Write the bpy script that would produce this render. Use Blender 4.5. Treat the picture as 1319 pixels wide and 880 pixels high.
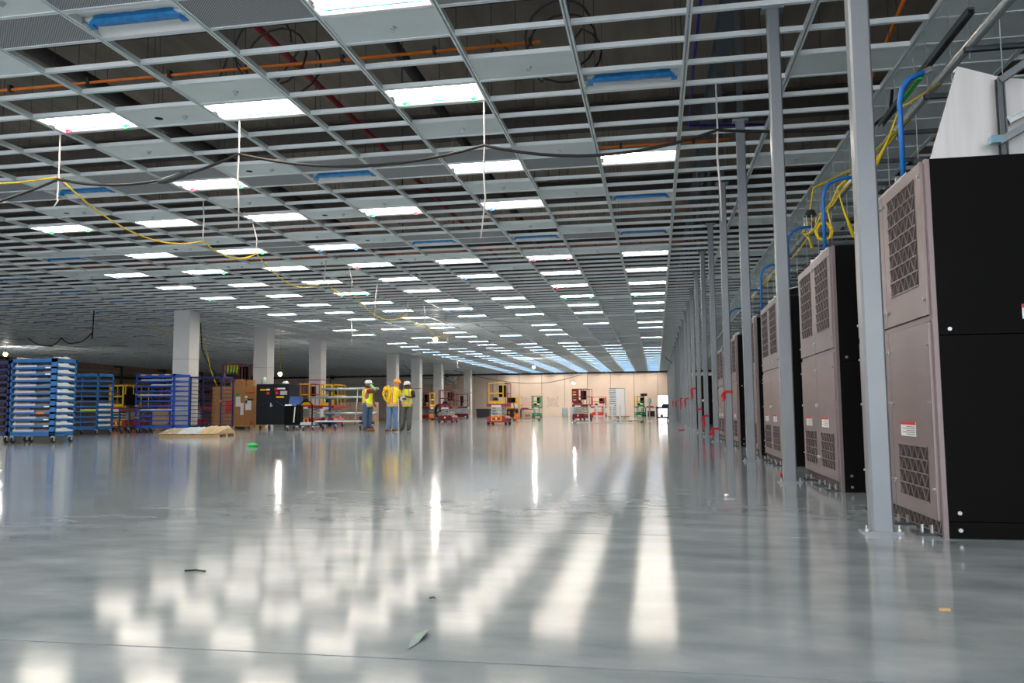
import bpy, math, random
from mathutils import Vector, Matrix
random.seed(7)
D = bpy.data
for o in list(D.objects): D.objects.remove(o)
S = bpy.context.scene
COL = S.collection

# ------------------------------------------------------------------ camera
F_PX, YAW, PITCH, ROLL = 1031.72, .1773, .0856, -.0086
fw = Vector((-math.sin(YAW)*math.cos(PITCH), math.cos(YAW)*math.cos(PITCH), math.sin(PITCH)))
rt = Vector((math.cos(YAW), math.sin(YAW), 0)); up = rt.cross(fw)
c_, s_ = math.cos(ROLL), math.sin(ROLL)
rt, up = c_*rt + s_*up, -s_*rt + c_*up
cd = D.cameras.new('camera'); cd.sensor_width = 36; cd.lens = F_PX/1319*36
cd.clip_start = .05; cd.clip_end = 400
cam = D.objects.new('camera', cd); COL.objects.link(cam)
cam.matrix_world = Matrix(((rt.x, up.x, -fw.x, 0), (rt.y, up.y, -fw.y, 0), (rt.z, up.z, -fw.z, .6981), (0, 0, 0, 1)))
S.camera = cam

# ------------------------------------------------------------------ world, light levels, exposure
W = D.worlds.new('world'); S.world = W; W.use_nodes = True
bg = W.node_tree.nodes['Background']
bg.inputs[0].default_value = (.93, .96, 1, 1); bg.inputs[1].default_value = 1.7
LAMP_GLOW = 11.0        # radiance of a lit troffer lens
BULB_GLOW = 160.0       # radiance of a bare work lamp
S.view_settings.view_transform = 'Standard'; S.view_settings.look = 'None'
S.view_settings.gamma = 1; S.view_settings.use_curve_mapping = False
S.view_settings.exposure = 1.32

# ------------------------------------------------------------------ helpers
def lin(r, g, b):
    f = lambda v: (v/255/12.92) if v/255 <= .04045 else ((v/255+.055)/1.055)**2.4
    return (f(r), f(g), f(b), 1)

MATS = {}
def mat(name, rgb, rough=.5, metal=0.0, var=.12, scale=6.0, emit=0, stretch=None, rvar=0.0, bump=0.0, alpha=1.0):
    if name in MATS: return MATS[name]
    m = D.materials.new(name); m.use_nodes = True; nt = m.node_tree; n = nt.nodes; L = nt.links
    b = n['Principled BSDF']; col = lin(*rgb)
    b.inputs['Roughness'].default_value = rough; b.inputs['Metallic'].default_value = metal
    tc = n.new('ShaderNodeTexCoord'); nz = n.new('ShaderNodeTexNoise')
    nz.inputs['Scale'].default_value = scale; nz.inputs['Detail'].default_value = 4
    src = tc.outputs['Object']
    if stretch:
        mp = n.new('ShaderNodeMapping'); mp.inputs['Scale'].default_value = stretch
        L.new(src, mp.inputs[0]); src = mp.outputs[0]
    L.new(src, nz.inputs['Vector'])
    rp = n.new('ShaderNodeValToRGB'); e = rp.color_ramp.elements
    e[0].position = .3; e[1].position = .7
    e[0].color = tuple(c*(1-var) for c in col[:3]) + (1,); e[1].color = tuple(min(1, c*(1+var)) for c in col[:3]) + (1,)
    L.new(nz.outputs['Fac'], rp.inputs[0]); L.new(rp.outputs[0], b.inputs['Base Color'])
    if rvar:
        mr = n.new('ShaderNodeMapRange'); mr.inputs[3].default_value = max(.02, rough-rvar); mr.inputs[4].default_value = rough+rvar
        L.new(nz.outputs['Fac'], mr.inputs[0]); L.new(mr.outputs[0], b.inputs['Roughness'])
    if bump:
        bp = n.new('ShaderNodeBump'); bp.inputs['Strength'].default_value = bump; bp.inputs['Distance'].default_value = .01
        L.new(nz.outputs['Fac'], bp.inputs['Height']); L.new(bp.outputs[0], b.inputs['Normal'])
    if emit:
        b.inputs['Emission Color'].default_value = col; b.inputs['Emission Strength'].default_value = emit
    if alpha < 1: b.inputs['Alpha'].default_value = alpha
    MATS[name] = m
    return m

class MB:
    def __init__(s): s.v = []; s.f = []
    def add(s, vs, fs):
        o = len(s.v); s.v += [tuple(p) for p in vs]; s.f += [tuple(i+o for i in q) for q in fs]; return s
    def box(s, x0, x1, y0, y1, z0, z1):
        return s.add([(x0,y0,z0),(x1,y0,z0),(x1,y1,z0),(x0,y1,z0),(x0,y0,z1),(x1,y0,z1),(x1,y1,z1),(x0,y1,z1)],
                     [(0,3,2,1),(4,5,6,7),(0,1,5,4),(1,2,6,5),(2,3,7,6),(3,0,4,7)])
    def obox(s, c, ax, ay, az, hx, hy, hz):
        c, ax, ay, az = Vector(c), Vector(ax).normalized(), Vector(ay).normalized(), Vector(az).normalized()
        vs = [c + ax*i*hx + ay*j*hy + az*k*hz for k in (-1,1) for i, j in ((-1,-1),(1,-1),(1,1),(-1,1))]
        return s.add(vs, [(0,3,2,1),(4,5,6,7),(0,1,5,4),(1,2,6,5),(2,3,7,6),(3,0,4,7)])
    def bar(s, p, q, w, h, upv=(0,0,1)):
        p, q = Vector(p), Vector(q); d = (q-p); u_ = Vector(upv)
        if abs(d.normalized().dot(u_)) > .95: u_ = Vector((1,0,0))
        a = d.cross(u_).normalized(); b = a.cross(d).normalized()
        return s.obox((p+q)/2, d, a, b, d.length/2, w/2, h/2)
    def taper(s, pts, rad, n=8, flat=1.0, cap=True, upv=(0,0,1)):
        pts = [Vector(p) for p in pts]; m = len(pts)
        if not hasattr(rad, '__len__'): rad = [rad]*m
        ref = None; rings = []
        for i, p in enumerate(pts):
            d = (pts[min(i+1,m-1)] - pts[max(i-1,0)]).normalized()
            if ref is None:
                u_ = Vector(upv)
                if abs(d.dot(u_)) > .9: u_ = Vector((1,0,0))
                ref = (u_ - d*u_.dot(d)).normalized()
            else: ref = (ref - d*ref.dot(d)).normalized()
            b = d.cross(ref)
            rings.append([p + (ref*math.cos(2*math.pi*k/n) + b*flat*math.sin(2*math.pi*k/n))*rad[i] for k in range(n)])
        return s.loft(rings, cap)
    def loft(s, rings, cap=True):
        n = len(rings[0]); vs = [p for r in rings for p in r]; fs = []
        for i in range(len(rings)-1):
            for k in range(n):
                fs.append((i*n+k, i*n+(k+1)%n, (i+1)*n+(k+1)%n, (i+1)*n+k))
        if cap: fs.append(tuple(reversed(range(n)))); fs.append(tuple((len(rings)-1)*n+k for k in range(n)))
        return s.add(vs, fs)
    def cyl(s, p, q, r, n=10, r2=None): return s.taper([p, q], [r, r if r2 is None else r2], n)
    def ball(s, c, r, n=12, m=7, sc=(1,1,1)):
        rings = []
        for i in range(m+1):
            t = math.pi*(i/m); t = min(max(t, .02), math.pi-.02)
            rings.append([(c[0]+r*sc[0]*math.sin(t)*math.cos(2*math.pi*k/n), c[1]+r*sc[1]*math.sin(t)*math.sin(2*math.pi*k/n), c[2]-r*sc[2]*math.cos(t)) for k in range(n)])
        return s.loft(rings)
    def extr(s, prof, a, b, axis='y'):
        P = (lambda u, w, t: (u, t, w)) if axis == 'y' else (lambda u, w, t: (t, u, w))
        n = len(prof); vs = [P(u, w, a) for u, w in prof] + [P(u, w, b) for u, w in prof]
        fs = [(i, (i+1) % n, n+(i+1) % n, n+i) for i in range(n)] + [tuple(reversed(range(n))), tuple(range(n, 2*n))]
        return s.add(vs, fs)
    def ell(s, cz):
        rings = [[(cx+rx*math.cos(2*math.pi*k/14), cy+ry*math.sin(2*math.pi*k/14), z) for k in range(14)] for cx, cy, z, rx, ry in cz]
        return s.loft(rings)
    def mesh(s, name, m):
        me = D.meshes.new(name); me.from_pydata(s.v, [], s.f)
        if m: me.materials.append(m)
        me.validate(); return me
    def build(s, name, m, parent=None, smooth=False, loc=None):
        me = s.mesh(name, m)
        import bmesh
        bm = bmesh.new(); bm.from_mesh(me); bmesh.ops.recalc_face_normals(bm, faces=bm.faces); bm.to_mesh(me); bm.free()
        if smooth:
            for p in me.polygons: p.use_smooth = len(p.vertices) == 4
        return put(name, me, parent, loc)

def put(name, me, parent=None, loc=None):
    o = D.objects.new(name, me); COL.objects.link(o)
    if parent: o.parent = parent
    if loc: o.location = loc
    return o
def tag(o, label=None, cat=None, group=None, kind=None):
    if label: o['label'] = label
    if cat: o['category'] = cat
    if group: o['group'] = group
    if kind: o['kind'] = kind
    return o
def thing(name, loc, label=None, cat=None, group=None, rz=0, kind=None):
    o = D.objects.new(name, None); COL.objects.link(o); o.location = loc; o.rotation_euler = (0, 0, rz)
    o.empty_display_size = .1
    return tag(o, label, cat, group, kind)
def copy_tree(o, parent=None, loc=None):
    c = o.copy(); COL.objects.link(c)
    if parent: c.parent = parent
    if loc: c.location = loc
    for ch in o.children: copy_tree(ch, c)
    return c
def sag(a, b, dip, n=10):
    a, b = Vector(a), Vector(b)
    return [a.lerp(b, i/n) - Vector((0, 0, dip*4*(i/n)*(1-i/n))) for i in range(n+1)]
def B(*a): return MB().box(*a)

# ------------------------------------------------------------------ materials
M_grid = mat('grid_aluminium', (228, 237, 240), .4, .1, .04, 3)
M_panel = mat('white_tile', (226, 236, 238), .7, 0, .04, 2)
M_post = mat('post_grey_paint', (134, 141, 148), .32, .25, .05, 3)
M_galv = mat('galvanised', (190, 196, 198), .28, .75, .15, 14)
M_dsteel = mat('dark_steel', (70, 76, 80), .45, .5, .15, 5)
M_deck = mat('roof_deck_dark', (140, 130, 120), .85, 0, .22, .8, stretch=(3, .4, 1))
M_black = mat('black_powdercoat', (7, 7, 8), .6, 0, .15, 8)
MATS['black_powdercoat'].node_tree.nodes['Principled BSDF'].inputs['Specular IOR Level'].default_value = .12
M_blackp = mat('black_rubber', (24, 24, 26), .6, 0, .2, 10)
M_taupe = mat('taupe_metal', (138, 126, 128), .36, .45, .05, 2, stretch=(1, 1, 6))
M_grille = mat('grille_dark', (48, 42, 44), .6, .2, .2, 60)
M_white = mat('white_paint', (228, 228, 226), .5, 0, .04, 3)
M_column = mat('column_white', (216, 218, 220), .6, 0, .03, 1.5)
M_red = mat('red_paint', (176, 24, 30), .4, 0, .12, 6)
M_dred = mat('maroon_paint', (124, 24, 36), .45, 0, .15, 6)
M_ribbon = mat('red_ribbon', (200, 22, 40), .5, 0, .15, 20)
M_yel = mat('yellow_paint', (246, 196, 8), .4, 0, .08, 6)
M_ycord = mat('yellow_cord', (232, 200, 20), .5, 0, .1, 20)
M_orange = mat('orange_conduit', (222, 118, 30), .5, 0, .12, 8)
M_green = mat('green_paint', (14, 140, 74), .4, 0, .1, 6)
M_blue = mat('rack_blue', (24, 100, 168), .45, .1, .1, 5)
M_royal = mat('rack_royal_blue', (18, 72, 178), .45, .1, .1, 5)
M_navy = mat('navy_paint', (22, 34, 92), .45, .1, .12, 5)
M_hose = mat('blue_hose', (20, 112, 200), .4, 0, .08, 10)
M_film = mat('blue_film', (24, 132, 204), .3, 0, .18, 22)
M_cable = mat('black_cable', (20, 20, 22), .5, 0, .2, 20)
M_string = mat('white_string', (220, 216, 212), .7, 0, .06, 30)
M_card = mat('cardboard', (172, 126, 78), .8, 0, .08, 5)
M_wood = mat('pallet_wood', (196, 164, 116), .8, 0, .2, 9, stretch=(1, 8, 8))
M_paper = mat('paper', (236, 238, 240), .7, 0, .03, 9)
M_sheet = mat('wrapped_part', (206, 218, 224), .45, .1, .1, 8)
M_redlab = mat('red_label', (208, 36, 36), .5, 0, .05, 9)
M_grtext = mat('label_text', (128, 130, 134), .6, 0, .1, 40)
M_slate = mat('cabinet_slate', (30, 35, 42), .7, 0, .1, 4)
MATS['cabinet_slate'].node_tree.nodes['Principled BSDF'].inputs['Specular IOR Level'].default_value = .2
M_lav = mat('grey_conduit', (172, 184, 188), .35, .5, .1, 8)

def m_floor():
    m = D.materials.new('polished_concrete'); m.use_nodes = True; nt = m.node_tree; n = nt.nodes; L = nt.links
    b = n['Principled BSDF']; tc = n.new('ShaderNodeTexCoord')
    n1 = n.new('ShaderNodeTexNoise'); n1.inputs['Scale'].default_value = .55; n1.inputs['Detail'].default_value = 9; n1.inputs['Roughness'].default_value = .65
    mp = n.new('ShaderNodeMapping'); mp.inputs['Scale'].default_value = (1.0, 2.2, 1); mp.inputs['Rotation'].default_value = (0, 0, .6)
    n2 = n.new('ShaderNodeTexNoise'); n2.inputs['Scale'].default_value = 2.2; n2.inputs['Detail'].default_value = 8
    L.new(tc.outputs['Object'], n1.inputs['Vector']); L.new(tc.outputs['Object'], mp.inputs[0]); L.new(mp.outputs[0], n2.inputs['Vector'])
    mx = n.new('ShaderNodeMath'); mx.operation = 'ADD'; L.new(n1.outputs['Fac'], mx.inputs[0]); L.new(n2.outputs['Fac'], mx.inputs[1])
    rp = n.new('ShaderNodeValToRGB'); e = rp.color_ramp.elements
    e[0].position = .36; e[0].color = lin(114, 130, 140); e[1].position = .64; e[1].color = lin(160, 172, 182)
    hv = n.new('ShaderNodeMath'); hv.operation = 'MULTIPLY'; hv.inputs[1].default_value = .5
    L.new(mx.outputs[0], hv.inputs[0]); L.new(hv.outputs[0], rp.inputs[0]); L.new(rp.outputs[0], b.inputs['Base Color'])
    mr = n.new('ShaderNodeMapRange'); mr.inputs[1].default_value = .3; mr.inputs[2].default_value = .7
    mr.inputs[3].default_value = .092; mr.inputs[4].default_value = .125
    L.new(hv.outputs[0], mr.inputs[0]); L.new(mr.outputs[0], b.inputs['Roughness'])
    b.inputs['IOR'].default_value = 1.36
    return m
M_floor = m_floor()

def m_perf():
    m = D.materials.new('perforated_tile'); m.use_nodes = True; nt = m.node_tree; n = nt.nodes; L = nt.links
    b = n['Principled BSDF']; b.inputs['Roughness'].default_value = .6
    tc = n.new('ShaderNodeTexCoord'); sx = n.new('ShaderNodeSeparateXYZ'); L.new(tc.outputs['Object'], sx.inputs[0])
    def wv(o):
        a = n.new('ShaderNodeMath'); a.operation = 'MULTIPLY'; a.inputs[1].default_value = 2*math.pi/.028; L.new(o, a.inputs[0])
        c = n.new('ShaderNodeMath'); c.operation = 'SINE'; L.new(a.outputs[0], c.inputs[0]); return c.outputs[0]
    mu = n.new('ShaderNodeMath'); mu.operation = 'MULTIPLY'; L.new(wv(sx.outputs[0]), mu.inputs[0]); L.new(wv(sx.outputs[1]), mu.inputs[1])
    rp = n.new('ShaderNodeValToRGB'); e = rp.color_ramp.elements
    e[0].position = .1; e[0].color = lin(170, 174, 178); e[1].position = .32; e[1].color = lin(70, 70, 76)
    L.new(mu.outputs[0], rp.inputs[0]); L.new(rp.outputs[0], b.inputs['Base Color'])
    return m
M_perf = m_perf()

def m_emit(name, rgb, s):
    m = mat(name, rgb, .4); b = m.node_tree.nodes['Principled BSDF']
    b.inputs['Emission Color'].default_value = lin(*rgb); b.inputs['Emission Strength'].default_value = s
    return m
M_lens = m_emit('lit_lens', (255, 240, 222), LAMP_GLOW)
M_bulb = m_emit('lit_bulb', (255, 248, 240), BULB_GLOW)
M_tray = mat('troffer_white', (232, 234, 234), .45, 0, .03, 3)

# ------------------------------------------------------------------ the room
ZC = 4.633; GX0 = .4141; GY0 = 7.8949; CW = 1.2192; RH = .6096
XL, XR, YB, YF, ZD = -44.6, 7.73, 84.86, -14.0, 7.6
gx = lambda i: GX0 + i*CW            # x of runner i
gy = lambda r: GY0 + r*RH            # y of tee row r

fl = tag(B(XL, XR, YF, YB+.3, -.25, -.02).build('floor', mat('joint_fill', (38, 46, 48), .8)), kind='structure')
js = [YF, 2.24, 4.60, 16.8, 29.0, 41.2, 53.4, 65.6, YB]
for a, b in zip(js, js[1:]):
    B(XL, XR, a+.005, b-.005, -.02, 0).build('floor_slab', M_floor, fl)

# back wall: tan panels with vertical joints, a doorway with a bright outside
M_wall = mat('tan_wall_panel', (244, 226, 211), .75, 0, .04, .7)
M_wallj = mat('wall_joint', (120, 104, 94), .9)
DX0, DX1, DZ = .18, 1.16, 2.12
wb = B(XL, DX0-.02, YB+.08, YB+.3, 0, ZD)
wb.box(DX1+.02, XR, YB+.08, YB+.3, 0, ZD).box(DX0-.02, DX1+.02, YB+.08, YB+.3, DZ+.02, ZD)
wb = tag(wb.build('wall_back', M_wallj), kind='structure')
x = DX0
while x > XL+.1:
    B(max(x-2.43, XL), x-.03, YB, YB+.09, 0, ZC+.2).build('wall_panel', M_wall, wb); x -= 2.44
B(DX0, DX1, YB, YB+.09, DZ+.03, ZC+.2).build('wall_panel', M_wall, wb)
B(DX1+.03, 3.6, YB, YB+.09, 0, ZC+.2).build('wall_panel', M_wall, wb); B(3.63, XR, YB, YB+.09, 0, ZC+.2).build('wall_panel', M_wall, wb)
B(XL, XR, YB-.06, YB+.05, ZC-.16, ZC+.06).build('wall_header', M_dsteel, wb)
dr = MB().box(DX0-.06, DX0, YB-.05, YB+.3, 0, DZ+.06).box(DX1, DX1+.06, YB-.05, YB+.3, 0, DZ+.06).box(DX0, DX1, YB-.05, YB+.3, DZ, DZ+.06)
dr = tag(dr.build('door_1', M_dsteel), kind='structure')
lf = B(DX1-.35, DX1-.31, YB+.3, YB+1.1, .02, DZ-.02).build('door_leaf', mat('door_orange_wood', (214, 160, 100), .6), dr)
tag(B(-30, 30, YB+.3, YB+40, -.3, -.05).build('ground', mat('outside_concrete', (222, 220, 214), .9)), kind='structure')

M_dwall = mat('dim_wall', (176, 160, 146), .85, 0, .1, .6)
tag(B(XL-.3, XL, YF, YB, 0, ZD).build('wall_left', M_dwall), kind='structure')
tag(B(XR, XR+.3, YF, YB, 0, ZD).build('wall_right', mat('right_wall', (96, 100, 104), .85, 0, .1, .6)), kind='structure')
dk = tag(B(XL, XR, YF, YB, ZD, ZD+.3).build('roof_deck', M_deck), kind='structure')
y = 5.5
while y < YB:                        # roof beams
    P = [(-.14,7.0),(.14,7.0),(.14,7.03),(.02,7.03),(.02,7.55),(.14,7.55),(.14,7.6),(-.14,7.6),(-.14,7.55),(-.02,7.55),(-.02,7.03),(-.14,7.03)]
    MB().extr([(u+y, w) for u, w in P], XL, XR, 'x').build('roof_beam', mat('beam_primer', (74, 70, 66), .7), dk); y += 6.1
P = [(-.12,6.62),(.12,6.62),(.12,6.65),(.02,6.65),(.02,6.97),(.12,6.97),(.12,7.0),(-.12,7.0),(-.12,6.97),(-.02,6.97),(-.02,6.65),(-.12,6.65)]
MB().extr([(u+1.22, w) for u, w in P], YF, YB, 'y').build('girder', mat('girder_blue_grey', (84, 96, 108), .5, .3), dk)

# suspended grid: runners along the hall, cross tees between them, lay-in tiles in some cells
ce = thing('ceiling', (0, 0, 0), kind='structure')
RP = [(-.029,.0),(-.009,0),(-.009,.05),(.009,.05),(.009,0),(.029,0),(.029,.06),(-.029,.06)]
for i in range(-36, 7):
    y0 = max(YF+.05, -(gx(i)+8)*.9 if gx(i) < -8 else -99)
    MB().extr([(gx(i)+u, ZC+w) for u, w in RP], y0, YB-.06, 'y').build('grid_runner', M_grid, ce)
TP = [(-.0225,.002),(-.006,.002),(-.006,.045),(.006,.045),(.006,.002),(.0225,.002),(.0225,.055),(-.0225,.055)]
tee_me = MB().extr(TP, -CW/2+.03, CW/2-.03, 'x').mesh('cross_tee', M_grid)
def sees(x, y):
    d = Vector((x, y, ZC-.6981)); z = d.dot(fw)
    return z > 1 and abs(d.dot(rt)/z) < .66 and abs(d.dot(up)/z) < .45
cells = []
for c in range(-6, 36):
    for r in range(-34, 127):
        x, y = gx(-c)-CW/2, gy(r)
        if y < YF+.3 or y > YB-.2 or y < -(x+6)*.85 and x < -6: continue
        cells.append((0 if sees(x, y) else 1, math.hypot(x, y), x, y))
cells.sort()
far = MB()
for k, (q, d, x, y) in enumerate(cells):
    if k < 300: put('cross_tee', tee_me, ce, (x, y, ZC))
    else: far.add([(px+x, y+py, ZC+pz) for px, py, pz in (v.co for v in tee_me.vertices)], [tuple(p.vertices) for p in tee_me.polygons])
tag(far.build('cross_tee_field', M_grid, ce), kind='stuff')

W_cells = {(5,-3),(6,-1),(4,1),(5,2),(2,-1),(1,1),(2,4),(6,4),(8,6),(9,9),(8,10),(1,6),(1,10),(1,15),(2,14),(4,10),(5,11),(6,14),(5,15),(2,9),(5,6),(6,9),
           (10,15),(11,15),(12,15),(7,19),(9,15),(8,14),(12,19),(11,20),(13,20),(14,23),(10,23)}
P_cells = {(5,-2),(4,-3),(3,-2),(1,-2),(7,6),(7,7),(9,6),(9,7),(6,6),(1,7),(1,16),(4,6),(3,6),(3,7),(2,6),(5,7),(3,15),(3,16),(4,15),(7,15),(7,16),(5,16),(9,16),(11,16),(6,-3),(7,-2),(3,-3)}
for r in list(range(2, 126, 6)): W_cells.add((-2, r if r < 9 else r+1))
for r in range(-6, 126): W_cells.add((-3, r))
for c in (0,2,4,6,8,10,12):
    for r in (19,27,35,44,54,63,76): W_cells.add((c, r))
for c in (1,3,5,7,9,11,13):
    for r in (19,33,42,46,55,58,66,74,83,92,101): W_cells.add((c, r + (0 if c % 4 == 1 else 3)))
for c in range(15, 34, 3):
    for r in range(26+c % 5, 90, 11): W_cells.add((c, r))
LROWS = [-2,2,7,11,16,20,24,28,32,36,40,47,51,55,60,64,68,72,76,80,84,88,92,96,100,104,108,112,116,120,124]
lights = []
for c in (0,2,4,6,8,10,12):
    for r in LROWS: lights.append((c, r))
for c in (0,2,4,6,8): 
    for r in (-7,-11,-16,-20,-25,-29,-33): lights.append((c, r))
for c in range(15, 34, 2):
    for r in (20,24,28,32,36,40,47,55,64): 
        if gy(r) > -gx(-c)*1.06 and not (c > 21 and r in (24,32,40)): lights.append((c, r))
LS = set(lights)
tile_me = B(-.585, .585, -.283, .283, .012, .026).mesh('ceiling_tile', M_panel)
perf_me = B(-.585, .585, -.283, .283, .012, .026).mesh('perforated_tile', M_perf)
sp_me = MB().cyl((0,0,.012), (0,0,-.008), .035, 10).cyl((0,0,-.008), (0,0,-.03), .009, 6).cyl((0,0,-.03), (0,0,-.034), .022, 10).mesh('sprinkler', M_galv)
hole_me = MB().cyl((0,0,.0125), (0,0,.0105), .055, 14).mesh('speaker_cutout', M_black)
def cell_at(c, r): return (gx(-c)-CW/2, gy(r)+RH/2, ZC)
for cs, me in ((W_cells, tile_me), (P_cells, perf_me)):
    for c, r in sorted(cs):
        if (c, r) in LS or gy(r) > YB-.5: continue
        t = put(me.name.split('.')[0], me, ce, cell_at(c, r))
        if me is tile_me and r < 34 and c > -3:
            if c in (5, 9) : put('speaker_cutout', hole_me, t, (-.2, .05, 0))
            put('sprinkler', sp_me, t, (.05 if c not in (5, 9) else .2, .03, 0))
hang = MB()
for i in range(-22, 6):
    for k in range(-1, 26):
        x, y = gx(i), gy(k*3.1)+.15
        if y < -(x+6)*.8 and x < -6: continue
        hang.cyl((x, y, ZC+.05), (x, y, ZD), .0055, 4)
        hang.box(x-.012, x+.012, y-.012, y+.012, ZC+.05, ZC+.16)
tag(hang.build('hanger_rods', M_dsteel, ce), kind='stuff')

# columns, white boxed
for y in (27.85, 34.1, 40.1, 52.6, 58.2, 64.4, 75.0):
    t = thing('boxed_column', (-18.2, y, 0), 'square white boxed building column rising to the suspended ceiling', 'column', 'row of white columns')
    B(.0, .68, 0, .68, 0, 2.75).build('lower_casing', M_column, t); B(.0, .68, 0, .68, 2.76, ZC).build('upper_casing', M_column, t)
    if y in (40.1, 58.2, 75.0): B(-.006, .686, -.006, .686, 2.36, 2.41).build('red_band', M_ribbon, t)

# ------------------------------------------------------------------ ceiling lights
def tray_mesh():
    m = MB(); hx = .585
    prof = [(-.283,.004),(-.255,.004),(-.15,.08),(.15,.08),(.255,.004),(.283,.004)]
    pts = []
    for xx in (-hx, hx): pts += [(xx, a, b) for a, b in prof]
    n = 6
    m.add(pts, [(i, i+1, n+i+1, n+i) for i in range(5)])
    up2 = [(p[0], p[1], p[2]+.012) for p in pts]
    m.add(up2, [(n+i, n+i+1, i+1, i) for i in range(5)])
    for xx, s in ((-hx, 1), (hx, -1)): m.box(min(xx, xx+s*.012), max(xx, xx+s*.012), -.255, .255, .004, .09)
    return m.mesh('housing', M_tray)
lp = [(-.14,.079),(-.15,.055),(-.12,.034),(0,.026),(.12,.034),(.15,.055),(.14,.079)]
tray_me = tray_mesh()
lens_me = MB().extr(lp, -.535, .535, 'x').mesh('lens', M_lens)
edge_me = B(-.5, .5, .15, .168, .0, .013).mesh('film_strip', M_film)
conn_me = MB().box(-.575, -.535, -.05, .05, .01, .07).cyl((-.555,.02,.01), (-.555,.06,-.01), .018, 6).mesh('end_connector', M_galv)
wr = MB()
rings = []
for k in range(13):
    x = -.5 + k/12; s = 1.0 if 0 < k < 12 else .6; w = .006*math.sin(k*2.3)
    rings.append([(x, a*s*.45+w, b-.02+w*.6 if b < .07 else b) for a, b in lp])
wr.loft(rings); wr.box(.46, .53, .01, .09, .0, .012); wr.box(-.53, -.47, -.02, .06, -.008, .012)
wrap_me = wr.mesh('film_wrap', M_film)
core_me = MB().extr([(a*.36, b) for a, b in lp], -.54, .54, 'x').mesh('lens', mat('unlit_lens', (214, 226, 232), .4))
knot = {}
for nm, rgb in (('green', (20, 190, 90)), ('red', (200, 30, 70)), ('blue', (40, 90, 240))):
    knot[nm] = MB().ball((0,0,0), .032, 8, 5).box(-.02, .05, -.012, .02, -.045, -.015).mesh('tape_knot', mat('tape_'+nm, rgb, .45))
stick_me = B(-.1, .1, .17, .225, .03, .034).mesh('yellow_sticker', mat('sticker_yellow', (236, 206, 20), .5))
OFF = {(0,2),(0,11),(0,16),(2,16),(4,-2),(4,7),(4,16),(8,7),(12,16),(0,55),(0,64),(0,68),(2,51),(2,55),(2,60),(2,64),(4,60),(4,51+100),(6,47),(6,51),(6,60),(10,51),(10,64),(12,55)}
KN = {(2,2):('green','green'),(6,2):('red','green'),(6,7):('red','green'),(10,11):('green','green'),(4,11):('green','red'),(2,11):('blue',None),(2,20):('red','red'),(4,24):('blue',None),(8,16):(None,'green'),
      (10,20):(None,'green'),(2,28):('red',None),(2,32):('green','green'),(0,32):('green',None),(6,16):('blue','blue'),(6,20):('red',None),(6,36):('blue','blue'),(8,28):('green','green'),(12,20):('blue',None),(12,28):('green',None)}
def light(c, r):
    off = (c, r) in OFF or c >= 15
    if off:
        t = thing('ceiling_light', cell_at(c, r), 'unlit ceiling troffer with its lamp wrapped in blue protective film', 'light', 'unlit film-wrapped troffers')
        put('housing', tray_me, t); put('lens', core_me, t); put('film_wrap', wrap_me, t); 
        if r < 30: put('end_connector', conn_me, t)
        if c >= 15: t['label'] = 'unlit film-wrapped troffer in the dim ceiling beyond the white columns'
        elif r > 40: t['label'] = 'unlit film-wrapped troffer among the lit rows nearing the far tan wall'
    else:
        t = thing('ceiling_light', cell_at(c, r), 'lit white ceiling troffer with a glowing lens and blue film edge', 'light', 'lit troffers in the ceiling grid')
        put('housing', tray_me, t); put('lens', lens_me, t); put('film_strip', edge_me, t)
        if r < 30:
            put('end_connector', conn_me, t)
            if (c*7+r*3) % 5 == 0: put('yellow_sticker', stick_me, t); t['label'] = 'lit white ceiling troffer with a yellow sticker on its housing'
        elif r >= 47: t['label'] = 'lit ceiling troffer in the dense rows nearing the far tan wall'
        k = KN.get((c, r))
        if k:
            w = [z for z in k if z]
            t['label'] = 'lit ceiling troffer with ' + ('%s tape knots at both ends' % w[0] if len(w) == 2 and w[0] == w[1] else '%s and %s tape knots' % tuple(w) if len(w) == 2 else 'one %s tape knot' % w[0])
            for kk, xx in zip(k, (-.45, .45)):
                if kk: put('tape_knot', knot[kk], t, (xx, .16, .0))
for c, r in lights:
    light(c, r)

# ------------------------------------------------------------------ services above the grid
def pipe(name, pts, r, m, label, cat='pipe', group=None, n=8):
    o = MB().taper(pts, r, n).build(name, m, smooth=True); return tag(o, label, cat, group)
M_dpipe = mat('dark_pipe', (52, 50, 50), .5, .2); M_rpipe = mat('red_pipe', (122, 34, 34), .5)
pipe('drain_pipe', [(-8.47, -6, 5.8), (-8.47, 60, 5.8)], .11, M_dpipe, 'thick dark pipe running above the ceiling grid left of the red pipe')
pipe('drain_pipe', [(-3.5, 9.8, 5.8), (-3.5, 50, 5.8)], .09, M_dpipe, 'dark pipe above the grid between red pipe and blue cable')
pipe('sprinkler_pipe', [(-5.1, 4, 5.8), (-5.1, 70, 5.8)], .045, M_rpipe, 'thin red sprinkler pipe running above the ceiling grid')
pipe('data_cable', [(.66, 2, 5.8), (.66, 12, 5.8), (.66, 13.6, 5.5), (1.9, 13.8, 5.5)], .022, mat('violet_cable', (44, 40, 150), .5), 'dark violet-blue cable above the ceiling grid beside the posts', 'cable')
pipe('green_wire', [(-9, 9.9, 5.25), (.5, 9.724, 5.25), (4, 9.8, 5.25)], .009, mat('green_wire', (20, 110, 80), .5), 'thin green wire strung across above the grid', 'wire', n=5)
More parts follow.
